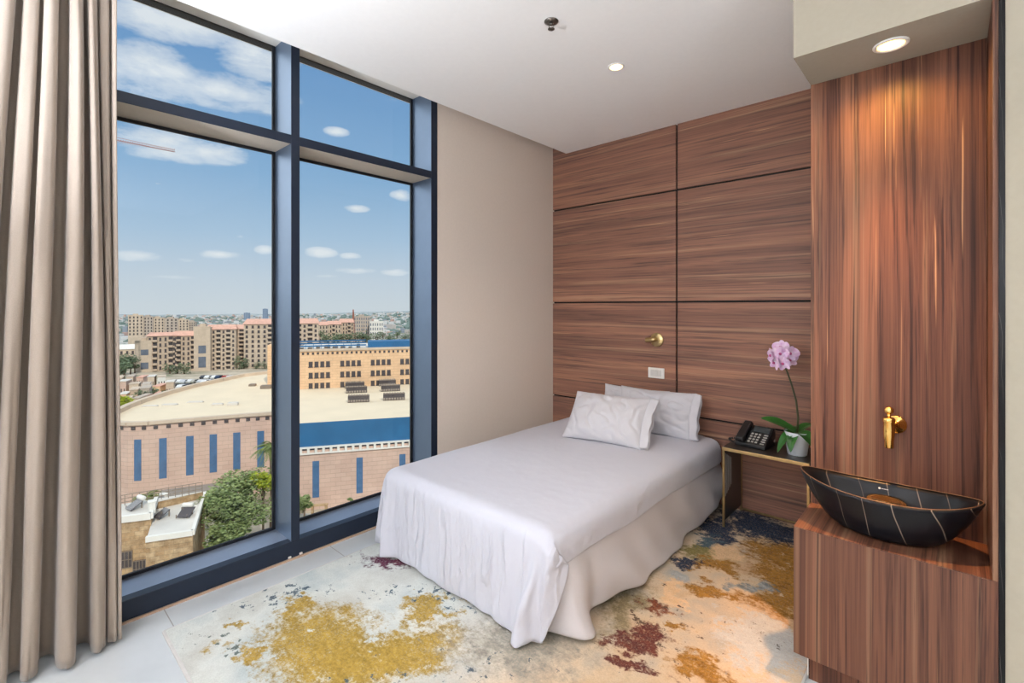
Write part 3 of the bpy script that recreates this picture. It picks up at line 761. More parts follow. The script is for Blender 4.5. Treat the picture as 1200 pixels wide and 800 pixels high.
# ================================================================== OUTSIDE
M['stone'] = None
def stone(name, rgb, rgb2, bw=1.6, bh=.5, dirt=.0):
    m = N(name); c = m.n('TexCoord')
    s = m.n('SeparateXYZ'); m.set(s, 0, c.outputs['Object'])
    cb = m.n('CombineXYZ'); m.set(cb, 0, m.math('ADD', s.outputs[0], s.outputs[1])); m.set(cb, 1, s.outputs[2])
    b = m.n('TexBrick'); m.set(b, 'Vector', cb.outputs[0]); m.set(b, 'Scale', 1.0); b.inputs['Brick Width'].default_value = bw; b.inputs['Row Height'].default_value = bh
    b.inputs['Mortar Size'].default_value = .02; b.inputs['Color1'].default_value = lin(rgb); b.inputs['Color2'].default_value = lin(rgb2)
    b.inputs['Mortar'].default_value = lin([x * .84 for x in rgb])
    nz = m.noise(c.outputs['Object'], .35, 5, .6)
    col = m.mix(.5, b.outputs[0], m.ramp(nz, [(.35, (.82, .80, .80)), (.65, (1.12, 1.10, 1.08))]), 'MULTIPLY')
    if dirt: col = m.mix(dirt, col, m.ramp(m.noise(c.outputs['Object'], 1.4, 5, .7), [(.4, (.45, .40, .36)), (.6, (1, 1, 1))]), 'MULTIPLY')
    m.base(col, .9, 0, .2); return m.m
M['hall'] = stone('pink_limestone', (212, 184, 168), (206, 176, 160))
M['block'] = stone('golden_limestone', (232, 196, 158), (226, 188, 150), 1.4, .45)
M['house'] = stone('rough_limestone', (204, 178, 142), (184, 152, 114), .8, .35, .6)
M['flat'] = stone('flat_limestone', (198, 178, 158), (190, 170, 150), 3, 3)  # greyed stone, distance haze put into the colour
M['flat2'] = stone('pale_flat_stone', (206, 188, 168), (198, 180, 160), 3, 3)
M['tower'] = stone('grey_beige_stone', (190, 176, 162), (182, 168, 156), 3, 3)
M['roofing'] = plain('cream_roof_coating', (226, 208, 180), .9, var=.04, scale=.3)
M['whiteroof'] = plain('white_roof_coating', (212, 206, 198), .9, var=.08, scale=.6)
M['terra'] = plain('terracotta_roof', (216, 168, 148), .85, var=.12, scale=.8)  # paled red, with some distance haze in the colour
M['blue'] = plain('blue_metal_panel', (44, 104, 150), .4, .1, var=.10, scale=.7)
M['bluewin'] = plain('blue_slit_glass', (78, 112, 150), .25, .0, var=.14, scale=1.5)
M['darkwin'] = plain('dark_window', (78, 72, 74), .25, var=.2, scale=.5)
M['greywin'] = plain('grey_blue_window', (104, 112, 126), .25, var=.2, scale=.5)
M['louver'] = plain('grey_louvre', (136, 122, 108), .6, var=.1, scale=2)
M['asphalt'] = plain('asphalt', (150, 144, 138), .9, var=.15, scale=.2)
M['bark2'] = plain('tree_bark', (110, 92, 74), .9, var=.2, scale=3)
M['whitew'] = plain('white_render', (226, 222, 214), .9, var=.05, scale=.5)
def foliage(name, a, b):
    m = N(name); m.base(m.ramp(m.noise(m.coord(), 1.6, 3), [(.3, lin(a)), (.7, lin(b))]), .7, 0, .3); return m.m
M['fol'] = foliage('olive_green_leaves', (96, 116, 66), (156, 168, 112)); M['fol2'] = foliage('bright_leaves', (132, 150, 42), (190, 196, 64)); M['fol3'] = foliage('hazy_leaves', (92, 112, 84), (130, 144, 112))  # hazy leaves: distance haze mixed into the green
M['palm'] = foliage('palm_fronds', (84, 104, 52), (140, 150, 88))

GZ = -22.0
def terrain(d, az):
    pts = [(0, -22), (90, -22), (170, -26.5), (240, -30), (420, -36), (800, -44), (1300, -52), (1900, -56), (2500, -52), (3100, -42)]
    if d >= 3100: z = -42
    else:
        z = -22
        for (a, za), (b, zb) in zip(pts, pts[1:]):
            if a <= d < b: t = (d - a) / (b - a); z = za + (zb - za) * t
    k = max(0, min(1, (d - 900) / 1800)); s = max(0, min(1, (az + .50) / .5))
    z += k * (6 * noise.noise(Vector((az * 5, d / 900, 3))) + 6 * noise.noise(Vector((az * 14, d / 500, 7))) - 14 * (1 - s) + 34 * s * s)
    return z
def ground_z(p):
    rho = math.hypot(p[0], p[1]); d = max(p[0] * FWD[0] + p[1] * FWD[1], .42 * rho); r = p[0] * RGT[0] + p[1] * RGT[1]
    return terrain(d, max(-1.1, min(.4, r / max(d, 1))))
g = MB(); NA = 110
ds = [8, 20, 40, 60, 80, 100, 130, 170, 205, 240, 300, 420, 600, 800, 1000, 1200, 1450, 1700, 2000, 2300, 2600, 2900, 3200, 3600, 4200, 4600]
vs = []
for d in ds:
    for k in range(NA + 1):
        th = math.radians(80 + 210 * k / NA); x = d * math.cos(th); y = d * math.sin(th)
        vs.append((x, y, ground_z((x, y)) if d < 4600 else -260))
g.add(vs, [(j * (NA + 1) + i, j * (NA + 1) + i + 1, (j + 1) * (NA + 1) + i + 1, (j + 1) * (NA + 1) + i) for j in range(len(ds) - 1) for i in range(NA)], True)
m = N('valley_ground'); V = m.coord()
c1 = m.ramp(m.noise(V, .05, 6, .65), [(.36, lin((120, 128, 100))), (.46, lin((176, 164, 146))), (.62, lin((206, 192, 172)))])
c2 = m.ramp(m.noise(V, .012, 8, .75), [(.40, lin((118, 132, 132))), (.5, lin((160, 168, 170))), (.62, lin((196, 194, 190)))])  # greyer and bluer far off: distance haze in the ground colour
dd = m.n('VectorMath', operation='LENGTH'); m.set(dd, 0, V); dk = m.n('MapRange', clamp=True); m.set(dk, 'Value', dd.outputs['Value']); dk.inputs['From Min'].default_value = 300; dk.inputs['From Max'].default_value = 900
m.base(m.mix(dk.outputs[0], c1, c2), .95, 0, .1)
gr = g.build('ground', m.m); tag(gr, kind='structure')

def inset_window(name, a, b, n, z0, z1, w, u, mat, parent, base, depth=.25, mesh=None):
    """one window on a facade running a->b: u metres from a, w wide"""
    d = (b - a); d.z = 0; d.normalize()
    ang = math.atan2(d.y, d.x)
    p = a + d * u
    if mesh is None:
        q = MB().box(-w / 2, w / 2, -.12, .10, z0, z1, 0, 1).box(-w / 2 - .08, w / 2 + .08, -.16, .02, z0 - .14, z0, 0, 1)
        o = q.build(name, mat, parent)
    else:
        o = bpy.data.objects.new(name, mesh); COL.objects.link(o); o.parent = parent
    o.location = (p.x - base[0], p.y - base[1], 0); o.rotation_euler = (0, 0, ang)
    return o

# ---- the big hall
T0 = -12.0
Lp = [at(x, y, T0) for (x, y) in ((131.5, 491), (136, 494), (150, 495.5), (175, 494.5), (205, 492), (245, 488.8), (285, 485.6), (330, 482.6))]
Rp = [at(344, 496.2, T0), at(480, 488, T0), at(530, 484.4, T0)]
Bk = [at(x, y, T0) for (x, y) in ((530, 447), (480, 449.5), (350, 452), (318, 437), (285, 441), (262, 446), (230, 453), (200, 461), (170, 470.5), (150, 478), (137, 484.5))]
Bk = [p for p in Bk if True]
foot = Lp + Rp + Bk
base = (Lp[3].x, Lp[3].y, GZ)
hall = thing('hall', base, 'large pale stone hall with blue slit windows and a broad cream roof', 'building')
def loc(p): return (p[0] - base[0], p[1] - base[1])
MB().prism([loc(p) for p in foot], 0, T0 - GZ - .35).build('wall', M['hall'], hall)
MB().prism([loc(p) for p in foot], T0 - GZ - .35, T0 - GZ).build('roof', M['roofing'], hall)
rim = MB()
path = list(reversed(Bk[3:])) ; path = path[::-1] + Lp[:1]
def ribbon(mb, pts, wd, z0, z1):
    for p, q in zip(pts, pts[1:]):
        d = Vector((q.x - p.x, q.y - p.y, 0)); L = d.length
        mb.box(0, L, -wd, wd, z0, z1, M=tr(p.x - base[0], p.y - base[1], 0) @ Matrix.Rotation(math.atan2(d.y, d.x), 4, 'Z'))
ribbon(rim, path, .35, T0 - GZ, T0 - GZ + .55); ribbon(rim, Lp, .30, T0 - GZ - .25, T0 - GZ + .12)
rim.build('parapet', M['flat2'], hall)
# a row of small square openings under the left roof edge
vent = None
for p, q in zip(Lp[1:], Lp[2:]):
    d = Vector((q.x - p.x, q.y - p.y, 0)); L = d.length; nn = max(1, int(L / 1.0)); an = math.atan2(d.y, d.x)
    for k in range(nn):
        c = p + (q - p) * ((k + .5) / nn)
        if vent is None: vent = o = MB().box(-.22, .22, -.06, .10, -.85, -.45).build('vent_opening', M['darkwin'], hall)
        else: o = vent.copy(); COL.objects.link(o)
        o.location = (c.x - base[0], c.y - base[1], T0 - GZ); o.rotation_euler = (0, 0, an)
def on_line(px, pts):
    """point of the wall line seen in a photo column"""
    r = (px - 600) / F_PX; dx = FWD[0] + r * RGT[0]; dy = FWD[1] + r * RGT[1]
    for p, q in zip(pts, pts[1:]):
        ex, ey = q.x - p.x, q.y - p.y; den = dx * ey - dy * ex
        if abs(den) < 1e-9: continue
        t = (p.x * ey - p.y * ex) / den; s = (p.x * dy - p.y * dx) / den
        if t > 0 and -.001 <= s <= 1.001: return Vector((t * dx, t * dy, 0)), math.atan2(ey, ex)
    return None, None
for (px, w, za, zb) in ((138, .50, 3.3, 8.0), (161.5, .72, 3.3, 8.05), (191, .74, 3.3, 8.0), (222.5, .76, 3.3, 7.95), (250, .78, 3.3, 7.9), (277.5, .78, 3.3, 7.85), (305.5, .78, 3.25, 7.8)):
    p, an = on_line(px, Lp)
    if p is None: continue
    q = MB().box(-w / 2, w / 2, -.05, .2, za, zb)
    for k in range(1, 7): q.box(-w / 2, w / 2, -.07, .2, za + k * (zb - za) / 7 - .03, za + k * (zb - za) / 7 + .03)
    o = q.build('slit_window', M['bluewin'], hall); o.location = (p.x - base[0], p.y - base[1], 0); o.rotation_euler = (0, 0, an)
for px in (370.5, 421.5, 471.5, 512):
    p, an = on_line(px, Rp)
    if p is None: continue
    q = MB().box(-.36, .36, -.30, .2, 1.4, 5.6)
    for k in range(1, 7): q.box(-.36, .36, -.32, .2, 1.4 + k * .6 - .03, 1.4 + k * .6 + .03)
    o = q.build('slit_window', M['bluewin'], hall); o.location = (p.x - base[0], p.y - base[1], 0); o.rotation_euler = (0, 0, an)
bl = MB(); wl = MB(); pl = MB(); cut = MB()
for p, q in zip(Rp, Rp[1:]):
    d = Vector((q.x - p.x, q.y - p.y, 0)); L = d.length; Mx = tr(p.x - base[0], p.y - base[1], 0) @ Matrix.Rotation(math.atan2(d.y, d.x), 4, 'Z')
    wl.box(0, L, -.28, 0, 0, 6.85, M=Mx); bl.box(0, L, -.06, .1, 7.25, 9.98, M=Mx)
    nseg = int(L / 3)
    for k in range(nseg + 1): bl.box(k * L / nseg - .03, k * L / nseg + .03, -.09, .1, 7.25, 9.98, M=Mx)
    pl.box(0, L, -.5, 0, 6.45, 6.62, M=Mx).box(0, L, -.5, -.1, 7.12, 7.26, M=Mx)
    nn = int(L / .8)
    for k in range(nn + 1): pl.box(k * L / nn - .14, k * L / nn + .14, -.48, -.12, 6.6, 7.14, M=Mx)
    cut.box(0, L, -.12, -.02, 6.6, 7.2, M=Mx)
wl.build('lower_wall', M['hall'], hall); bl.build('clerestory', M['blue'], hall); pl.build('balustrade', M['whitew'], hall); cut.build('shadow_strip', M['greywin'], hall)

# ---- taller block behind the hall roof
P0, P1 = at(352, 456, T0), at(500, 449, T0)
dirv = (P1 - P0); dirv.z = 0; LB = dirv.length; an = math.atan2(dirv.y, dirv.x)
bk = thing('upper_block', (P0.x, P0.y, T0), 'golden stone block with rows of small windows above the hall roof', 'building', rz=an)
HB = 6.1
MB().box(-.8, LB, 0, 14, -.02, HB).build('wall', M['block'], bk)
pv = far(317.6, 82); pq = Matrix.Rotation(-an, 4, 'Z') @ (Vector((pv.x, pv.y, 0)) - Vector((P0.x, P0.y, 0)))
MB().box(pq.x - .55, pq.x + .45, pq.y - .2, pq.y + 3, -.02, zat(404, 82) - T0, .08, 1).build('pier', M['block'], bk)
MB().box(-.9, LB, -.18, .5, HB, HB + .35).build('parapet', M['flat2'], bk)
vent = None
for k in range(int(LB / .75)):
    if vent is None: vent = o = MB().box(-.16, .16, -.06, .1, HB - .55, HB - .18).build('vent_opening', M['darkwin'], bk)
    else: o = vent.copy(); COL.objects.link(o)
    o.location = (.4 + k * .75, 0, 0)
wmesh = MB().box(-.30, .30, -.05, .12, 0, .85).box(-.36, .36, -.10, .02, -.10, 0).build('window', M['darkwin'], bk)
first = True
for z in (3.55, 1.75, .05):
    for gq in range(5):
        for k in range(4):
            x = 1.55 + gq * 4.85 + k * .88
            if x > LB - .5: continue
            o = wmesh if first else wmesh.copy()
            if not first: COL.objects.link(o)
            first = False; o.location = (x, 0, z)
pz = MB().box(10.5, 24, 2.0, 6, HB, HB + 1.25)
for k in range(10): pz.box(10.5 + k * 1.5, 10.56 + k * 1.5, 1.96, 2.2, HB, HB + 1.27)
pz.build('blue_plant_screen', M['blue'], bk)
q = MB()
for k in range(3): q.box(-.7, 10.2, 2.4 + k * 1.0, 2.46 + k * 1.0, HB + .55 + k * .34, HB + .78 + k * .34)
for k in range(9): q.box(-.7 + k * 1.2, -.63 + k * 1.2, 2.4, 2.5, HB, HB + 1.1)
q.build('roof_railing', M['blue'], bk)
q = MB(); r4 = random.Random(4)
for k in range(8): x = -.5 + k * 1.3; q.box(x, x + r4.uniform(.5, .95), 3, 4.2, HB, HB + r4.uniform(.3, .8))
q.build('roof_plant', M['louver'], bk)
MB().box(-.8, LB, .5, 14, HB, HB + .15).build('roof', M['whiteroof'], bk)

# ---- louvred units standing on the hall roof
lm = None
lab = ('nearest', 'middle', 'farthest')
for ci, cxs in enumerate(((407.5, 432.5, 472, 0), (405.5, 430, 461, 1), (404.5, 427, 455.5, 2), (449, 474.5, 469.5, 0), (446.5, 469, 459, 1), (444, 464, 452.5, 2))):
    a = at(cxs[0], cxs[2], T0); b = at(cxs[1], cxs[2] - 1.0, T0); d = b - a; L = d.length
    lu = thing('roof_louvre', (a.x, a.y, T0), 'grey louvred unit on the cream roof, %s of the %s stack' % (lab[cxs[3]], 'left' if ci < 3 else 'right'), 'roof unit', 'louvred units on the hall roof', rz=math.atan2(d.y, d.x))
    q = MB()
    for k in range(8): q.box(L * k / 8, L * (k + .72) / 8, -.05, .08, .1, 1.15, M=tr(0, .0, 0) @ rot('X', -22))
    q.build('louvre_blades', M['louver'], lu)
    MB().box(0, L, .1, .9, 0, .9).build('housing', M['darkwin'], lu)

# loose bits on the hall roof
for (px, py, w, d_, h_) in ((176, 476, 1.9, .5, .10), (199, 474.5, 1.9, .6, .12), (229, 471.5, 2.0, .6, .12), (255, 474.5, 1.4, .5, .2), (273, 474.5, 1.3, .7, .35), (296, 452, 1.0, .9, .3), (312, 455, 1.6, 1.0, .5)):
    p = at(px, py, T0)
    o = MB().box(-w / 2, w / 2, -d_ / 2, d_ / 2, 0, h_, .03, 1).box(-w / 2 + .1, w / 2 - .1, -d_ / 2 + .08, d_ / 2 - .08, h_, h_ + .06).build('roof_hatch', M['whiteroof'] if px < 290 else M['louver'])
    o.location = p; o.rotation_euler = (0, 0, math.atan2(14, 11))
    tag(o, 'low %s hatch on the cream hall roof, %s' % ('white' if px < 290 else 'grey', {176: 'leftmost of its row', 199: 'second from the left edge', 229: 'third from the left edge', 255: 'small flat one beside the tallest white hatch', 273: 'tallest of the white ones', 296: 'smaller and farther of two by the mullion', 312: 'larger and nearer of two by the mullion'}[px]), 'roof hatch', 'hatches on the hall roof')

# ---- old stone house below the window
HZ = -15.5
c0, c1, c2, c3 = at(126, 628, HZ), at(196, 612, HZ), at(240, 577, HZ), at(118, 600, HZ)
hs_ = thing('stone_house', (c1.x, c1.y, GZ), 'old stone house with a white flat roof right below the window', 'building')
def hl(p): return (p.x - c1.x, p.y - c1.y)
h0 = HZ - GZ
e1 = at(177, 607, HZ); e0 = at(105, 616, HZ); k1 = at(204, 642, HZ - .6); k2 = at(236, 627, HZ - .6); k3 = at(238, 580, HZ)
MB().prism([hl(e0), hl(e1), hl(at(183, 588, HZ)), hl(at(238, 576, HZ)), hl(at(105, 597, HZ))], 0, h0).build('wall', M['house'], hs_)
MB().prism([hl(at(171, 634, HZ - .7)), hl(at(226, 626, HZ - .7)), hl(at(240, 580, HZ - .7)), hl(at(184, 590, HZ - .7))], 0, h0 - .7).build('wing', M['house'], hs_)
MB().prism([hl(e0), hl(e1), hl(at(183, 588.4, HZ)), hl(at(237, 576.4, HZ)), hl(at(105, 597.4, HZ))], h0, h0 + .08).prism([hl(at(171.5, 633.5, HZ - .7)), hl(at(225.5, 625.6, HZ - .7)), hl(at(239.5, 580.5, HZ - .7)), hl(at(184.5, 590.5, HZ - .7))], h0 - .7, h0 - .62).build('roof', M['whiteroof'], hs_)
def band(mb, a, b, w, z0, z1):
    d = b - a; d.z = 0
    mb.box(0, d.length, -w, w, z0, z1, M=tr(a.x - c1.x, a.y - c1.y, 0) @ Matrix.Rotation(math.atan2(d.y, d.x), 4, 'Z'))
pp = MB(); band(pp, e0, e1, .14, h0 - .05, h0 + .45); band(pp, e1, at(183, 588, HZ), .14, h0 - .05, h0 + .45)
band(pp, at(171, 634, HZ - .7), at(226, 626, HZ - .7), .14, h0 - .75, h0 - .35); band(pp, at(226, 626, HZ - .7), at(240, 580, HZ - .7), .12, h0 - .75, h0 - .35)
pp.build('parapet', M['whitew'], hs_)
rl = MB(); fa, fb = at(110, 599.5, HZ), at(237, 577.5, HZ); d = fb - fa; d.z = 0
Mx = tr(fa.x - c1.x, fa.y - c1.y, h0) @ Matrix.Rotation(math.atan2(d.y, d.x), 4, 'Z')
for z in (.35, .65, .95): rl.box(0, d.length, -.02, .02, z, z + .05, M=Mx)
for k in range(16): rl.box(k * d.length / 15 - .025, k * d.length / 15 + .025, -.03, .03, 0, 1.0, M=Mx)
rl.build('roof_railing', M['louver'], hs_)
for (px, a, b, z, w, hh) in ((147, e0, e1, 2.9, .95, 1.25), (164, e0, e1, 2.0, .85, 1.3), (140, e0, e1, .4, 1.0, 1.3)):
    p, an2 = on_line(px, [a, b])
    if p is None: continue
    o = MB().box(-w / 2, w / 2, -.1, .2, z, z + hh).build('window', M['darkwin'], hs_)
    q = MB()
    for k in range(5): q.box(-w / 2 + k * w / 4 - .02, -w / 2 + k * w / 4 + .02, -.16, -.1, z, z + hh)
    for k in range(3): q.box(-w / 2, w / 2, -.16, -.1, z + k * hh / 2 - .02, z + k * hh / 2 + .02)
    b2 = q.build('window_bars', M['louver'], o)
    o.location = (p.x - c1.x, p.y - c1.y, 0); o.rotation_euler = (0, 0, an2)
for (px, py, s_, lb) in ((159, 596, .62, 'with a pale tank, nearest the curtain'), (187, 592, .62, 'in the middle of the railing'), (217, 605, .66, 'on the lower wing beside the big tree'), (191, 606, .55, 'without a tank, lying in front of the others')):
    p = at(px, py, HZ if px < 185 else HZ - .7)
    u = thing('solar_heater', (p.x, p.y, p.z + .08), 'rooftop solar heater on the white roof ' + lb, 'solar heater', 'solar heaters on the stone house roof', rz=rng.uniform(-.3, .9))
    MB().box(-.75 * s_, .75 * s_, -.5, .5, -.03, .03, M=tr(.2, -.2, .38) @ rot('X', 28)).build('panel', M['darkwin'], u)
    if 'without' not in lb: MB().lathe([(0, -.42), (.17, -.42), (.20, -.38), (.20, .38), (.17, .42), (0, .42)], 20, M=tr(0, .4, .72) @ rot('Y', 90), cap0=False, cap1=False).build('tank', M['whitew'], u)
    for sx in (-.42, .42):
        MB().box(sx - .03, sx + .03, -.52, -.46, 0, .28).build('stand_leg', M['louver'], u); MB().box(sx - .03, sx + .03, .22, .30, 0, .60).build('stand_leg', M['louver'], u)
vz = MB()
p = at(178, 602, HZ)
o = vz.box(-.22, .22, -.22, .22, 0, .9, .03, 1).box(-.27, .27, -.27, .27, .9, 1.0, .02, 1).build('chimney', M['whitew']); o.location = (p.x, p.y, HZ + .08); tag(o, 'square white chimney on the stone house roof', 'chimney')

# low porch and entrance canopy in front of the hall
p = at(226, 584, GZ); o = MB().box(-3.6, 3.6, -.4, 2.2, 1.6, 1.95).box(-3.4, -3.1, -.2, .1, 0, 1.6).box(3.1, 3.4, -.2, .1, 0, 1.6).box(-3.3, 3.3, 1.2, 2.0, 0, 1.6).build('entrance_canopy', M['asphalt'])
pc, ac = on_line(232, Lp); o.location = (pc.x - .2, pc.y, GZ); o.rotation_euler = (0, 0, ac); o.location = (pc.x + 2.0 * math.sin(ac), pc.y - 2.0 * math.cos(ac), GZ); tag(o, 'low grey canopy over the hall entrance behind the tree', 'canopy')
p = at(366, 596, -20.5); pg = thing('garden_wall', (p.x, p.y, GZ), 'low pale terrace wall with posts in front of the hall', 'wall', rz=math.atan2(14, 11))
q = MB().box(-1.6, 1.6, -.12, .12, 0, 1.0)
q.build('wall', M['whitew'], pg); q = MB()
for k in range(3): q.box(-1.5 + k * 1.4, -1.25 + k * 1.4, -.15, .15, 0, 1.9)
q.box(-1.6, 1.6, -.2, .2, 1.8, 1.95); q.build('posts', M['house'], pg)

# ---- trees
def leaf_cloud(mb, c, r, n, size, rr, flat=.8):
    for _ in range(n):
        while True:
            v = Vector((rr.uniform(-1, 1), rr.uniform(-1, 1), rr.uniform(-1, 1)))
            if .45 < v.length < 1: break
        p = Vector(c) + Vector((v.x * r, v.y * r, v.z * r * flat))
        s = size * rr.uniform(.6, 1.4)
        Mx = Matrix.Translation(p) @ Matrix.Rotation(rr.uniform(0, 6.3), 4, 'Z') @ Matrix.Rotation(rr.uniform(-1.2, 1.2), 4, 'X')
        mb.add([(-s, 0, 0), (0, -s * .45, s * .1), (s, 0, 0), (0, s * .45, s * .1)], [(0, 1, 2, 3)], False, 0, Mx)
def tree(p, h, r, label, mat, n=14, per=150, size=.16, seed=1, group=None, trunk=.3, cat='tree', flat=.8):
    rr = random.Random(seed)
    t = thing('tree', p, label, cat, group)
    tb = MB(); cr = MB(); top = h - r
    tb.tube([(0, 0, -.5), (.1, 0, top * .5), (0, .1, top)], [trunk * 1.2, trunk, trunk * .7], 8)
    for k in range(n):
        a = rr.uniform(0, 6.28); q = rr.uniform(.15, .75) * r
        c = Vector((q * math.cos(a), q * math.sin(a), top + rr.uniform(-.45, .75) * r))
        if k < 6: tb.tube([(0, .05, top * .7), (c.x * .5, c.y * .5, (top + c.z) / 2), tuple(c)], [trunk * .5, trunk * .3, trunk * .12], 6)
        leaf_cloud(cr, c, r * rr.uniform(.32, .5), per, size, rr, flat)
    tb.build('trunk', M['bark2'], t); cr.build('crown', mat, t, fix=False); return t
p = at(278, 640, GZ); p = far(277, 44); tree((p.x, p.y, GZ), zat(556, 44) - GZ, 3.3, 'big olive green tree beside the stone house below the window', M['fol'], 30, 260, .17, 3, trunk=.28)
p = far(262, 41.5); tree((p.x, p.y, GZ), zat(612, 41.5) - GZ, 2.2, 'lower green bush crown at the foot of the big tree', M['fol'], 16, 220, .16, 8, trunk=.15)
p = far(308, 45.5); tree((p.x, p.y, GZ), zat(551, 45.5) - GZ, 1.25, 'small yellow green tree behind the big olive tree', M['fol2'], 10, 160, .13, 5, trunk=.1)
p = far(356, 50); tree((p.x, p.y, GZ), zat(578, 50) - GZ, 1.3, 'rounded shrub at the foot of the hall wall beside the mullion', M['fol'], 10, 160, .14, 6, trunk=.1)
p = far(411, 50.5); tree((p.x, p.y, GZ), zat(582, 50.5) - GZ, .35, 'thin young plant at the foot of the hall wall near bed', M['fol'], 5, 60, .10, 12, trunk=.04)
p = far(137, 88); tree((p.x, p.y, GZ), zat(458, 88) - GZ, 2.6, 'bright yellow green tree beyond the hall corner by the curtain', M['fol2'], 14, 150, .25, 7, trunk=.2)
def palm(p, h, r, label, seed, n=26):
    rr = random.Random(seed); t = thing('palm_tree', p, label, 'palm tree', 'palms in front of the hall')
    MB().tube([(0, 0, -.3), (.1, .05, h * .5), (0, 0, h)], [.24, .19, .17], 10).build('trunk', M['bark2'], t)
    q = MB()
    for k in range(n):
        a = 6.28 * k / n + rr.uniform(-.15, .15); e = rr.uniform(-.5, 1.1); L = r * rr.uniform(.8, 1.1)
        pts = []
        for s in range(9):
            u = s / 8; pts.append(Vector((L * u * math.cos(e * (1 - u * .3)), 0, L * u * math.sin(e) - .75 * L * u * u)))
        Mx = tr(0, 0, h) @ Matrix.Rotation(a, 4, 'Z')
        for s in range(1, 9):
            for sd in (-1, 1):
                for o_ in (0, .5):
                    b0 = pts[s - 1].lerp(pts[s], o_); w_ = .10 * r * (1.2 - s / 9) + .12
                    q.add([b0, b0 + Vector((.05, sd * .02, 0)), b0 + Vector((.16 * r, sd * w_ * 1.6, -.12 * r)), b0 + Vector((.10 * r, sd * w_ * 1.3, -.06 * r))], [(0, 1, 2, 3)], False, 0, Mx)
        q.tube(pts, .02, 4, M=Mx)
    q.build('crown', M['palm'], t, fix=False); return t
p = far(318, 47); palm((p.x, p.y, GZ), zat(524, 47) - GZ, 1.75, 'tall palm half behind the dark window mullion', 2)
p = far(172, 50); palm((p.x, p.y, GZ), zat(580, 50) - GZ, 1.5, 'short palm between the stone house roof and the hall wall', 4, 20)

# ---- apartment houses in the middle distance
def apartment(name, px0, px1, ytop, ybot, dist, label, wall, roof=None, rows=6, cols=5, depth=9, turn=0.0, balc=(), win=None, roofh=1.6, group=None, big=None, over=.6, skip=()):
    a = far((px0 + px1) / 2, dist); x0 = far(px0, dist); x1 = far(px1, dist); Wd = (x1 - x0).length
    zt = zat(ytop, dist); zb = min(zat(ybot, dist), ground_z(a)) - 1.0
    t = thing(name, (a.x, a.y, zb), label, 'building', group, rz=YAW + turn + max(0.0, -.75 * ((px0 + px1) / 2 - 600) / F_PX) * .9)
    H = zt - zb; rh = roofh if roof else 0
    MB().box(-Wd / 2, Wd / 2, 0, depth, 0, H - rh).build('wall', wall, t)
    if roof:
        y0, y1 = -over, depth + over; q = MB()
        q.add([(-Wd / 2 - over, y0, H - rh), (Wd / 2 + over, y0, H - rh), (Wd / 2 + over, y1, H - rh), (-Wd / 2 - over, y1, H - rh), (-Wd / 2 + .5, depth * .5, H), (Wd / 2 - .5, depth * .5, H)], [(0, 1, 5, 4), (2, 3, 4, 5), (1, 2, 5), (3, 0, 4), (3, 2, 1, 0)])
        q.build('roof', roof, t)
    else: MB().box(-Wd / 2 - .1, Wd / 2 + .1, -.1, .3, H, H + .5).box(-Wd / 2 * .4, Wd / 2 * .3, 3, 7, H, H + 1.6).build('parapet', wall, t)
    vis = zt - zat(ybot, dist) - rh; fh = vis / rows; cw = Wd / cols
    wmesh_ = None
    for r_ in range(rows):
        for c_ in range(cols):
            if c_ in balc or (r_, c_) in skip: continue
            if wmesh_ is None:
                o = MB().box(-cw * .20, cw * .20, -.12, .12, -fh * .26, fh * .26).box(-cw * .24, cw * .24, -.2, .02, -fh * .32, -fh * .26).build('window', win or M['darkwin'], t); wmesh_ = o
            else: o = wmesh_.copy(); COL.objects.link(o)
            o.location = (-Wd / 2 + (c_ + .5) * cw, 0, H - rh - (r_ + .55) * fh)
    bmesh_ = None
    for c_ in balc:
        for r_ in range(rows):
            if bmesh_ is None:
                o = MB().box(-cw * .46, cw * .46, -1.3, .05, -fh * .42, -fh * .33).box(-cw * .46, cw * .46, -1.35, -1.22, -fh * .42, -fh * .08).build('balcony', wall, t); bmesh_ = o
                d_ = MB().box(-cw * .42, cw * .42, -.06, .05, -fh * .34, fh * .40).build('balcony_door', win or M['darkwin'], o)
            else: o = copy_tree(bmesh_, t)
            o.location = (-Wd / 2 + (c_ + .5) * cw, 0, H - rh - (r_ + .55) * fh)
    if big:
        for (u0, u1, v0, v1) in big:
            MB().box(-Wd / 2 + Wd * u0, -Wd / 2 + Wd * u1, -.15, .1, H - vis * v1, H - vis * v0).build('tall_window', M['greywin'], t)
    return t
ap = apartment
AG = 'terracotta roofed apartment houses'
ap('apartment_house', 204, 232, 388, 434, 232, 'beige apartment house with long terracotta roof, farthest left of the terracotta row', M['flat'], M['terra'], 7, 6, 9, -.05, (1, 4), group=AG, roofh=2.2)
ap('apartment_house', 160, 176, 400, 438, 224, 'stepped beige house front with two dark square windows left of the row', M['flat2'], None, 4, 3, 7, 0, big=((.35, .8, .25, .42), (.35, .8, .65, .85)), group=None, skip=[(r, c) for r in range(4) for c in range(3)])
ap('apartment_house', 176, 206, 389.5, 434, 228, 'broad balconied beige apartment house beside the stepped house front', M['flat'], M['terra'], 6, 6, 9, 0, (1, 4), roofh=1.6)
ap('stair_tower', 228.5, 245, 383.5, 434, 228, 'flat fronted stone tower with two tall dark windows in the row', M['flat2'], None, 8, 4, 7, 0, big=((.28, .74, .42, .60), (.28, .74, .68, .93)), skip=[(r, c) for r in range(8) for c in range(4)])
ap('apartment_house', 244, 274, 380.5, 434, 236, 'tall apartment house with many balconies beside the stone tower', M['flat2'], M['terra'], 9, 6, 9, 0, (2, 4), group=AG, roofh=2.2)
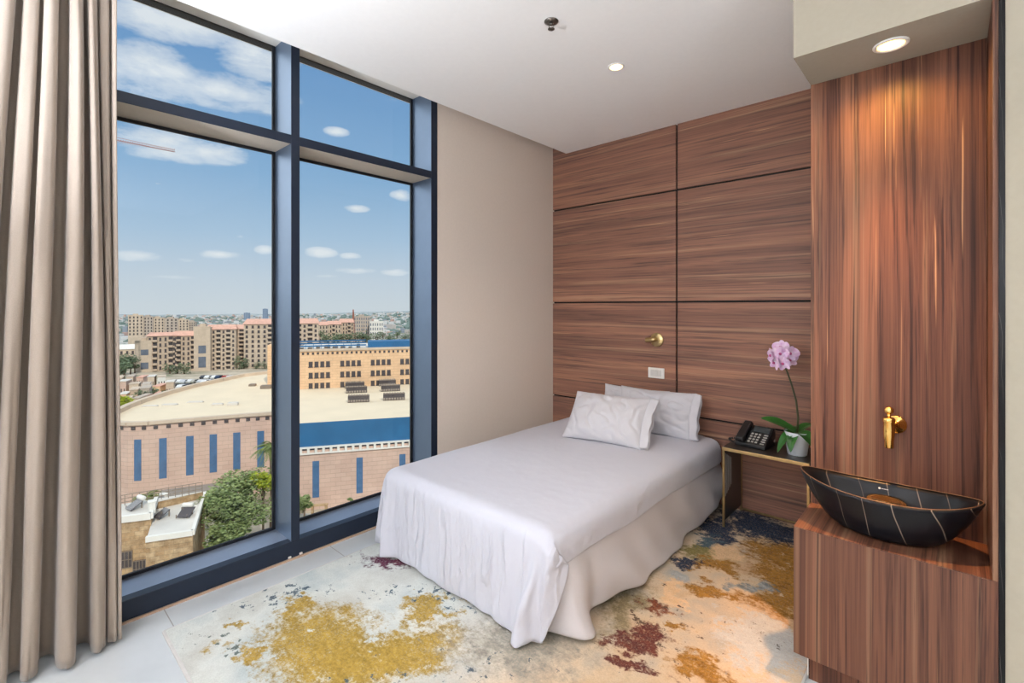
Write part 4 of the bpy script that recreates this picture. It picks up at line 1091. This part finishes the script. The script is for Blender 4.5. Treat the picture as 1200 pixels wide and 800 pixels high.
ap('apartment_house', 274, 293, 380.5, 428, 262, 'narrow recessed apartment house with stacked balconies between two taller ones', M['flat'], M['terra'], 9, 3, 12, 0, (1,), group=AG, roofh=2.2)
ap('apartment_house', 291, 370, 373.5, 429, 250, 'widest apartment house with terracotta roof, half behind the mullion', M['flat2'], M['terra'], 9, 13, 14, .05, (4, 9, 11), group=AG, roofh=2.6)
ap('apartment_house', 371, 384, 377, 400, 300, 'small terracotta roofed house beside the widest apartment house', M['flat2'], M['terra'], 4, 4, 10, .1, roofh=2.0)
ap('apartment_house', 383, 399, 376, 400, 312, 'terracotta roofed house with balconies above the trees', M['flat2'], M['terra'], 4, 5, 10, .1, (2,), roofh=2.2)
ap('apartment_house', 398, 414, 373.5, 400, 322, 'terracotta roofed house beside the red mast', M['flat'], M['terra'], 5, 5, 10, .1, (3,), roofh=2.4)
ap('office_block', 415, 433, 371, 396, 360, 'grey office block with a grid of dark glass behind trees', M['tower'], None, 6, 7, 14, .1, win=M['greywin'])
ap('office_block', 433.5, 449, 377, 398, 350, 'pale low block with white grid front behind trees', M['whitew'], None, 4, 6, 12, .1, win=M['greywin'])
ap('long_house', 118, 160, 404, 424, 270, 'long yellowish house with a white roof behind the hazy trees', M['flat2'], M['whitew'], 2, 8, 8, 0, roofh=2.6)
for k, (a_, b_, yt, lb) in enumerate(((152, 166, 369.5, 'tallest and leftmost'), (166, 178, 371, 'second'), (178, 191, 372.5, 'third, the cream one'), (191, 207, 373, 'fourth, past the dark gap'), (207, 220, 374.5, 'last and lowest'), (220, 228, 377, 'smallest, tucked behind the stone tower'))):
    ap('tower_block', a_, b_, yt, 393, 470 + 6 * k, 'distant beige tower slab behind the terracotta row, ' + lb, M['tower'] if k % 2 else M['flat2'], None, 6, 4, 8, .10 * (-1) ** k, group='distant beige tower slabs')
for k, (a_, b_, yt, ds_, lb) in enumerate(((286, 292, 366.5, 1900, 'lower of the two'), (308, 313, 361.8, 2000, 'taller of the two'))):
    ap('high_rise', a_, b_, yt, 374, ds_, 'hazy blue high-rise on the skyline, ' + lb, plain('hazy_blue', (136, 152, 172), .9, scale=.02), None, 8, 4, 20, 0, win=M['greywin'], group='hazy high-rises on the skyline')  # the hazy blue holds distance haze in the wall colour
p = far(414, 330); ms = thing('mast', (p.x, p.y, zat(394, 330) - 6), 'thin rust red lattice mast beside the office block', 'mast')
q = MB(); Hm = zat(362.5, 330) - zat(394, 330) + 6
for (sx, sy) in ((-1, -1), (1, -1), (1, 1), (-1, 1)): q.tube([(sx * 1.2, sy * 1.2, 0), (sx * .15, sy * .15, Hm)], .16, 5)
for k in range(14):
    z0 = Hm * k / 14; z1 = Hm * (k + 1) / 14; w0 = 1.2 - 1.05 * k / 14; w1 = 1.2 - 1.05 * (k + 1) / 14
    for (ax, ay, bx, by) in ((-1, -1, 1, -1), (1, -1, 1, 1), (1, 1, -1, 1), (-1, 1, -1, -1)): q.tube([(ax * w0, ay * w0, z0), (bx * w1, by * w1, z1)], .08, 4)
q.build('lattice', plain('rust_red', (150, 92, 74), .8), ms)

# small houses, trees and cars between hall and apartments
k = 0
for row, (dst, pa, pb, nn) in enumerate(((106, 143, 178, 3), (122, 137, 190, 4), (142, 134, 206, 5), (164, 134, 196, 5))):
    for i in range(nn):
        px = pa + (pb - pa) * (i + .5) / nn + rng.uniform(-1.5, 1.5); p = far(px, dst + rng.uniform(-2, 2)); z = ground_z(p)
        w = min(7.0, (pb - pa) / nn * dst / F_PX * .62) * rng.uniform(.8, 1); h_ = rng.uniform(2.6, 4.4); dp = rng.uniform(4, 6)
        mt_ = ('hall', 'flat2', 'whitew', 'block', 'flat', 'tower', 'flat2')[k % 7]
        hh = thing('cottage', (p.x, p.y, z - .3), 'small flat roofed stone house in the valley left of the car park', 'house', 'small houses below the apartments', rz=YAW + .45 + rng.uniform(-.25, .25))
        MB().box(-w / 2, w / 2, 0, dp, 0, h_ + .3).box(-w * .1, w * .4, dp, dp + 1.5, 0, h_ - .4).build('wall', M[mt_], hh)
        MB().box(-w / 2 - .15, w / 2 + .15, -.15, dp + .15, h_ + .3, h_ + .5).build('roof', (M['flat2'], M['tower'], M['terra'], M['whiteroof'])[k % 4], hh)
        for c_ in range(3): MB().box(-w / 2 + w * (c_ + .3) / 3, -w / 2 + w * (c_ + .65) / 3, -.06, .1, 1.2, 2.3).build('window', M['darkwin'], hh)
        k += 1
cols = [(200, 200, 204), (225, 225, 225), (60, 62, 70), (150, 40, 36), (90, 100, 120), (180, 176, 168), (40, 60, 90)]
cm = [plain('car_paint', c, .3, .2, var=.02) for c in cols]
cname = ('silver', 'white', 'charcoal', 'red', 'blue grey', 'beige', 'dark blue')
glassd = plain('car_glass', (40, 46, 54), .15)
tyre = plain('car_tyre', (30, 30, 32), .8)
spots = []
for row, (dst, p0, p1, nn) in enumerate(((176, 202, 306, 17), (160, 196, 300, 15), (192, 236, 316, 13))):
    for i in range(nn):
        px = p0 + (p1 - p0) * (i + rng.uniform(.2, .8)) / nn; spots.append((px, dst + rng.uniform(-1, 1), row))
prot = {}
for i, (px, dst, row) in enumerate(spots):
    ci = rng.choice([0, 1, 1, 0, 2, 3, 4, 5, 6]); p = far(px, dst); z = ground_z(p)
    if ci not in prot:
        c_ = thing('car', (0, 0, 0), '%s car parked in the car park below the apartments' % cname[ci], 'car', '%s cars in the distant car park' % cname[ci])
        pr_ = [(-2.1, .35), (2.1, .35), (2.15, .75), (1.3, .92), (.7, 1.42), (-1.1, 1.45), (-1.8, .98), (-2.15, .9)]
        b = MB(); n = len(pr_); b.add([(x, -.85, z_) for x, z_ in pr_] + [(x, .85, z_) for x, z_ in pr_], [tuple(range(n)), tuple(reversed(range(n, 2 * n)))] + [(j, n + j, n + (j + 1) % n, (j + 1) % n) for j in range(n)])
        b.build('body', cm[ci], c_)
        MB().box(-1.2, .75, -.87, .87, 1.0, 1.32).build('window_band', glassd, c_)
        w_ = MB()
        for sx in (-1.3, 1.3):
            for sy in (-.8, .8): w_.lathe([(.33, -.1), (.33, .1)], 14, M=tr(sx, sy, .33) @ rot('X', 90))
        w_.build('wheels', tyre, c_); prot[ci] = c_; r_ = c_
    else: r_ = copy_tree(prot[ci])
    r_.location = (p.x, p.y, z + .02); r_.rotation_euler = (0, 0, YAW + PI / 2 + rng.uniform(-.1, .1))
TG = 'trees among the distant houses'
tl = {}
for i, (px, dst, h_, r_) in enumerate(((132, 205, 12, 4.5), (139, 210, 11, 4), (146, 208, 12, 4.5), (153, 212, 10, 4), (158, 218, 9, 3.5), (136, 190, 9, 4), (145, 186, 8, 4), (199, 214, 5, 3), (208, 216, 5, 3), (216, 214, 5, 3), (281, 238, 7, 3.5), (286, 240, 6, 3), (300, 240, 4, 2.5), (310, 240, 4, 2.5), (385, 280, 14, 6), (392, 276, 13, 5), (400, 282, 12, 5), (407, 280, 12, 5), (417, 286, 11, 5), (425, 284, 13, 5), (433, 286, 11, 5), (441, 300, 11, 5), (449, 310, 10, 4), (456, 300, 10, 5), (465, 312, 10, 4), (474, 300, 10, 5), (433, 420, 26, 6), (375, 290, 9, 4), (462, 420, 12, 6), (471, 440, 12, 6), (180, 128, 4, 2), (171, 121, 4, 2), (196, 122, 4, 2), (152, 112, 4, 2))):
    h_ = min(h_, 2.1 * r_); p = far(px, dst); z = ground_z(p)
    nb = zat(398, dst) - 2
    if 370 < px < 480 and dst < 400: z = zat(387 + rng.uniform(-2, 2), dst) - h_
    where = 'left of the terracotta row by the curtain' if px < 160 else 'in front of the apartment houses' if px < 320 and dst > 150 else 'among the small houses' if px < 320 else 'behind the blue roof screen'
    key = where
    if key in tl and i % 1 == 0:
        t = copy_tree(tl[key]); s = r_ / tl[key]['r']; t.location = (p.x, p.y, z); t.scale = (s, s, h_ / tl[key]['h']); t.rotation_euler = (0, 0, rng.uniform(0, 6))
    else:
        t = tree((p.x, p.y, z), h_, r_, 'hazy green tree ' + where, M['fol3'], 8, 60, .55 if r_ > 3 else .3, 20 + i, 'trees ' + where, .3); t['r'] = r_; t['h'] = h_; tl[key] = t
# the far city on the hills: too many to count
cty = MB(); r5 = random.Random(17)
for _ in range(3800):
    dst = r5.uniform(420, 3000); az = r5.uniform(-1.7, -.10); px = 600 + az * F_PX
    if 380 < dst < 560 and px < 235: continue
    p = far(px, dst); z = ground_z(p)
    w = r5.uniform(6, 16); d_ = r5.uniform(6, 14); h_ = r5.choice([5, 6, 8, 9, 12]) * r5.uniform(.7, 1.2) * (1 if dst > 700 else .6)
    cty.box(-w / 2, w / 2, -d_ / 2, d_ / 2, -3, h_, M=tr(p.x, p.y, z) @ Matrix.Rotation(YAW + r5.uniform(-.6, .6), 4, 'Z'), mi=r5.choice([0, 0, 0, 1, 1, 2, 3]))
o = cty.build('city_houses', [plain('far_white', (204, 202, 200), .9, scale=.05), plain('far_beige', (190, 180, 172), .9, scale=.05), plain('far_terracotta', (190, 158, 146), .9, scale=.05), plain('far_slate', (140, 146, 154), .9, scale=.05)])  # desaturated colours with the distance haze put in
tag(o, 'countless pale houses of the far city covering the hills', 'city', kind='stuff')
wd = MB(); r6 = random.Random(23)
for _ in range(2300):
    dst = r6.uniform(380, 2900); az = r6.uniform(-1.7, -.10); p = far(600 + az * F_PX, dst); z = ground_z(p); s = r6.uniform(3, 9) * (1 if dst > 700 else .5)
    bm = bmesh.new(); bmesh.ops.create_icosphere(bm, subdivisions=1, radius=1)
    wd.bm(bm, False, 0, tr(p.x, p.y, z + s * .3) @ Matrix.Diagonal((s * 1.8, s * 1.8, s, 1)))
o = wd.build('woods', foliage('far_woods', (96, 114, 108), (122, 136, 126))); tag(o, 'dark green tree clumps scattered through the far city', 'woods', kind='stuff')  # muted greens with the distance haze put in

# tower crane far off, its jib reaching across the upper part of the big pane
ca = far(112, 150); cb = far(205, 172)
ca.z = zat(163, 150); cb.z = zat(178, 172)
cr = thing('tower_crane', (ca.x, ca.y, GZ - 3), 'thin red tower crane with its jib high in the sky', 'crane')
d = cb - ca; d.z = 0; L = d.length; zj = ca.z - GZ + 3
Mx = tr(0, 0, zj) @ Matrix.Rotation(math.atan2(d.y, d.x), 4, 'Z')
crm = plain('crane_red', (176, 118, 110), .7)
q = MB(); sl = (cb.z - ca.z)
for (y, z) in ((-.6, 0), (.6, 0), (0, 1.2)): q.tube([(-12, y, z), (L, y * .4, z * .5 + sl)], .07, 4, M=Mx)
for k in range(34):
    x0 = L * k / 34; x1 = L * (k + 1) / 34; f_ = sl * k / 34; f1 = sl * (k + 1) / 34
    q.tube([(x0, -.6, f_), (x1, 0, 1.2 + f1)], .035, 4, M=Mx); q.tube([(x0, .6, f_), (x1, 0, 1.2 + f1)], .035, 4, M=Mx)
q.build('jib', crm, cr)
q = MB()
for (sx, sy) in ((-.8, -.8), (.8, -.8), (.8, .8), (-.8, .8)): q.tube([(sx, sy, 0), (sx, sy, zj)], .12, 4)
for k in range(40): z0 = zj * k / 40; z1 = zj * (k + 1) / 40; q.tube([(-.8, -.8, z0), (.8, -.8, z1)], .06, 4); q.tube([(.8, .8, z0), (-.8, .8, z1)], .06, 4)
q.build('tower', crm, cr)
MB().box(-1, 1, -1, 1, zj - 2.4, zj - .1, .1, 1).build('cab', M['whitew'], cr)

# ================================================================== SKY, SUN, CAMERA
w = bpy.data.worlds.new('sky'); sc.world = w; w.use_nodes = True
t = w.node_tree; t.nodes.clear()
class S(N):
    def __init__(s): s.t = t
s = S()
outw = s.n('OutputWorld'); bg = s.n('Background'); t.links.new(bg.outputs[0], outw.inputs[0])
tc = s.n('TexCoord'); sep = s.n('SeparateXYZ'); s.set(sep, 0, tc.outputs['Generated'])
z = sep.outputs[2]
sky = s.ramp(z, [(.0, lin((206, 215, 222))), (.05, lin((198, 211, 223))), (.13, lin((172, 198, 222))), (.24, lin((140, 178, 214))), (.42, lin((112, 156, 203))), (.8, lin((96, 140, 196)))])
# azimuth in the horizontal plane, relative to the window's outlook
hx = s.math('MULTIPLY', sep.outputs[0], 1.0); az = s.math('ARCTAN2', sep.outputs[1], s.math('MULTIPLY', sep.outputs[0], -1.0))
el = s.math('ARCSINE', z)
cv = s.n('CombineXYZ'); s.set(cv, 0, az); s.set(cv, 1, s.math('MULTIPLY', el, 2.6))
n1 = s.noise(cv.outputs[0], 5.2, 9, .62, .3); n2 = s.noise(cv.outputs[0], 14, 8, .65, .2)
def cblob(a0, e0, ra, re):
    c = s.n('CombineXYZ'); s.set(c, 0, s.math('DIVIDE', s.math('SUBTRACT', az, a0), ra)); s.set(c, 1, s.math('DIVIDE', s.math('SUBTRACT', el, e0), re))
    l = s.n('VectorMath', operation='LENGTH'); s.set(l, 0, c.outputs[0]); return s.math('SUBTRACT', 1.0, l.outputs['Value'], True)
def ae(px, py):
    d = Vector((FWD[0] + (px - 600) / F_PX * RGT[0], FWD[1] + (px - 600) / F_PX * RGT[1], (HORIZON - py) / F_PX)).normalized()
    return math.atan2(d.y, -d.x), math.asin(d.z)
tot = None
for (px, py, wpx, hpx, st_) in ((180, 85, 110, 44, 1.15), (265, 108, 110, 32, 1.1), (210, 25, 130, 38, 1.25), (300, 60, 70, 48, 1.2), (190, 165, 95, 34, 1.1), (245, 178, 70, 20, .9), (150, 212, 40, 10, .35), (163, 299, 46, 11, 1.1), (215, 304, 30, 6, .6), (258, 298, 38, 8, 1.1), (312, 293, 20, 8, 1.0), (376, 296, 26, 9, 1.2), (412, 300, 20, 6, .9), (420, 317, 40, 6, .8), (462, 319, 24, 6, 1.0), (416, 244, 24, 7, .9), (394, 155, 22, 9, 1.0), (470, 229, 18, 10, 1.2), (460, 118, 30, 14, .5), (385, 324, 30, 5, .5), (200, 325, 60, 6, .4), (282, 277, 12, 4, .5)):
    a0, e0 = ae(px, py); a1, _ = ae(px + wpx, py); _, e1 = ae(px, py - hpx)
    b = s.math('MULTIPLY', cblob(a0, e0, abs(a1 - a0), abs(e1 - e0)), st_)
    tot = b if tot is None else s.math('MAXIMUM', tot, b)
nn = s.math('ADD', s.math('MULTIPLY', n1, .6), s.math('MULTIPLY', n2, .4))
cm_ = s.math('ADD', s.math('MULTIPLY', tot, 1.0), s.math('MULTIPLY', s.math('SUBTRACT', nn, .52), 3.0))
cm_ = s.math('MULTIPLY', cm_, s.math('MULTIPLY', tot, 3.0, True))
cl = s.ramp(cm_, [(.18, (0, 0, 0)), (.5, (.50, .50, .50)), (.95, (.92, .92, .92))])
# unseen upper sky, brightened to add light to the room
hi = s.n('MapRange', clamp=True); s.set(hi, 'Value', z); hi.inputs['From Min'].default_value = .52; hi.inputs['From Max'].default_value = .72
c2 = s.mix(cl, sky, lin((232, 236, 240)))
ZEN = 0.95
c3 = s.mix(hi.outputs[0], c2, (.80 * ZEN, .90 * ZEN, 1.0 * ZEN, 1))
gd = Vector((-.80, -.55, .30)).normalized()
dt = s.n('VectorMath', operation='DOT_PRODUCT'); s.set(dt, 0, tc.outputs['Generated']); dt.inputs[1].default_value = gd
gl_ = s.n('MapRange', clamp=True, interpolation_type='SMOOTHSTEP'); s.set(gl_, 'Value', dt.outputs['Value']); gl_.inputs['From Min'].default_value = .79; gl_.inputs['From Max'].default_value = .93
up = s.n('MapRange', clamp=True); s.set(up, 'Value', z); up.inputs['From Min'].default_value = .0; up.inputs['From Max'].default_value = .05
GLOW = 3.2                                                    # bright unseen sky patch added to light the room
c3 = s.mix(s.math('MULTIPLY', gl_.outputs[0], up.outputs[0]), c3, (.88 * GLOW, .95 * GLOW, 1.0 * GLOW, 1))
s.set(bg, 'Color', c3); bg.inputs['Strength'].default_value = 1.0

sun = bpy.data.lights.new('sun', 'SUN'); sun.energy = 2.7; sun.color = (1, .93, .82); sun.angle = math.radians(.6)
so_ = bpy.data.objects.new('sun', sun); COL.objects.link(so_)
sd = Vector((.96, -.28, .78)).normalized()
so_.location = (0, 0, 6); so_.rotation_euler = sd.to_track_quat('Z', 'Y').to_euler()

cam = bpy.data.cameras.new('camera'); co = bpy.data.objects.new('camera', cam); COL.objects.link(co)
co.location = (0, 0, EYE); co.rotation_euler = (PI / 2, 0, YAW)
cam.sensor_width = 36; cam.lens = F_PX / 1200 * 36; cam.shift_y = (HORIZON - 400) / 1200; cam.clip_start = .02; cam.clip_end = 6000
sc.camera = co
sc.view_settings.view_transform = 'Standard'; sc.view_settings.look = 'None'; sc.view_settings.gamma = 1; sc.view_settings.use_curve_mapping = False
sc.view_settings.exposure = 0.0
sc.cycles.use_denoising = True
sc.cycles.max_bounces = 10; sc.cycles.diffuse_bounces = 6; sc.cycles.transparent_max_bounces = 12; sc.cycles.caustics_reflective = False; sc.cycles.caustics_refractive = False
sc.cycles.sample_clamp_indirect = 6
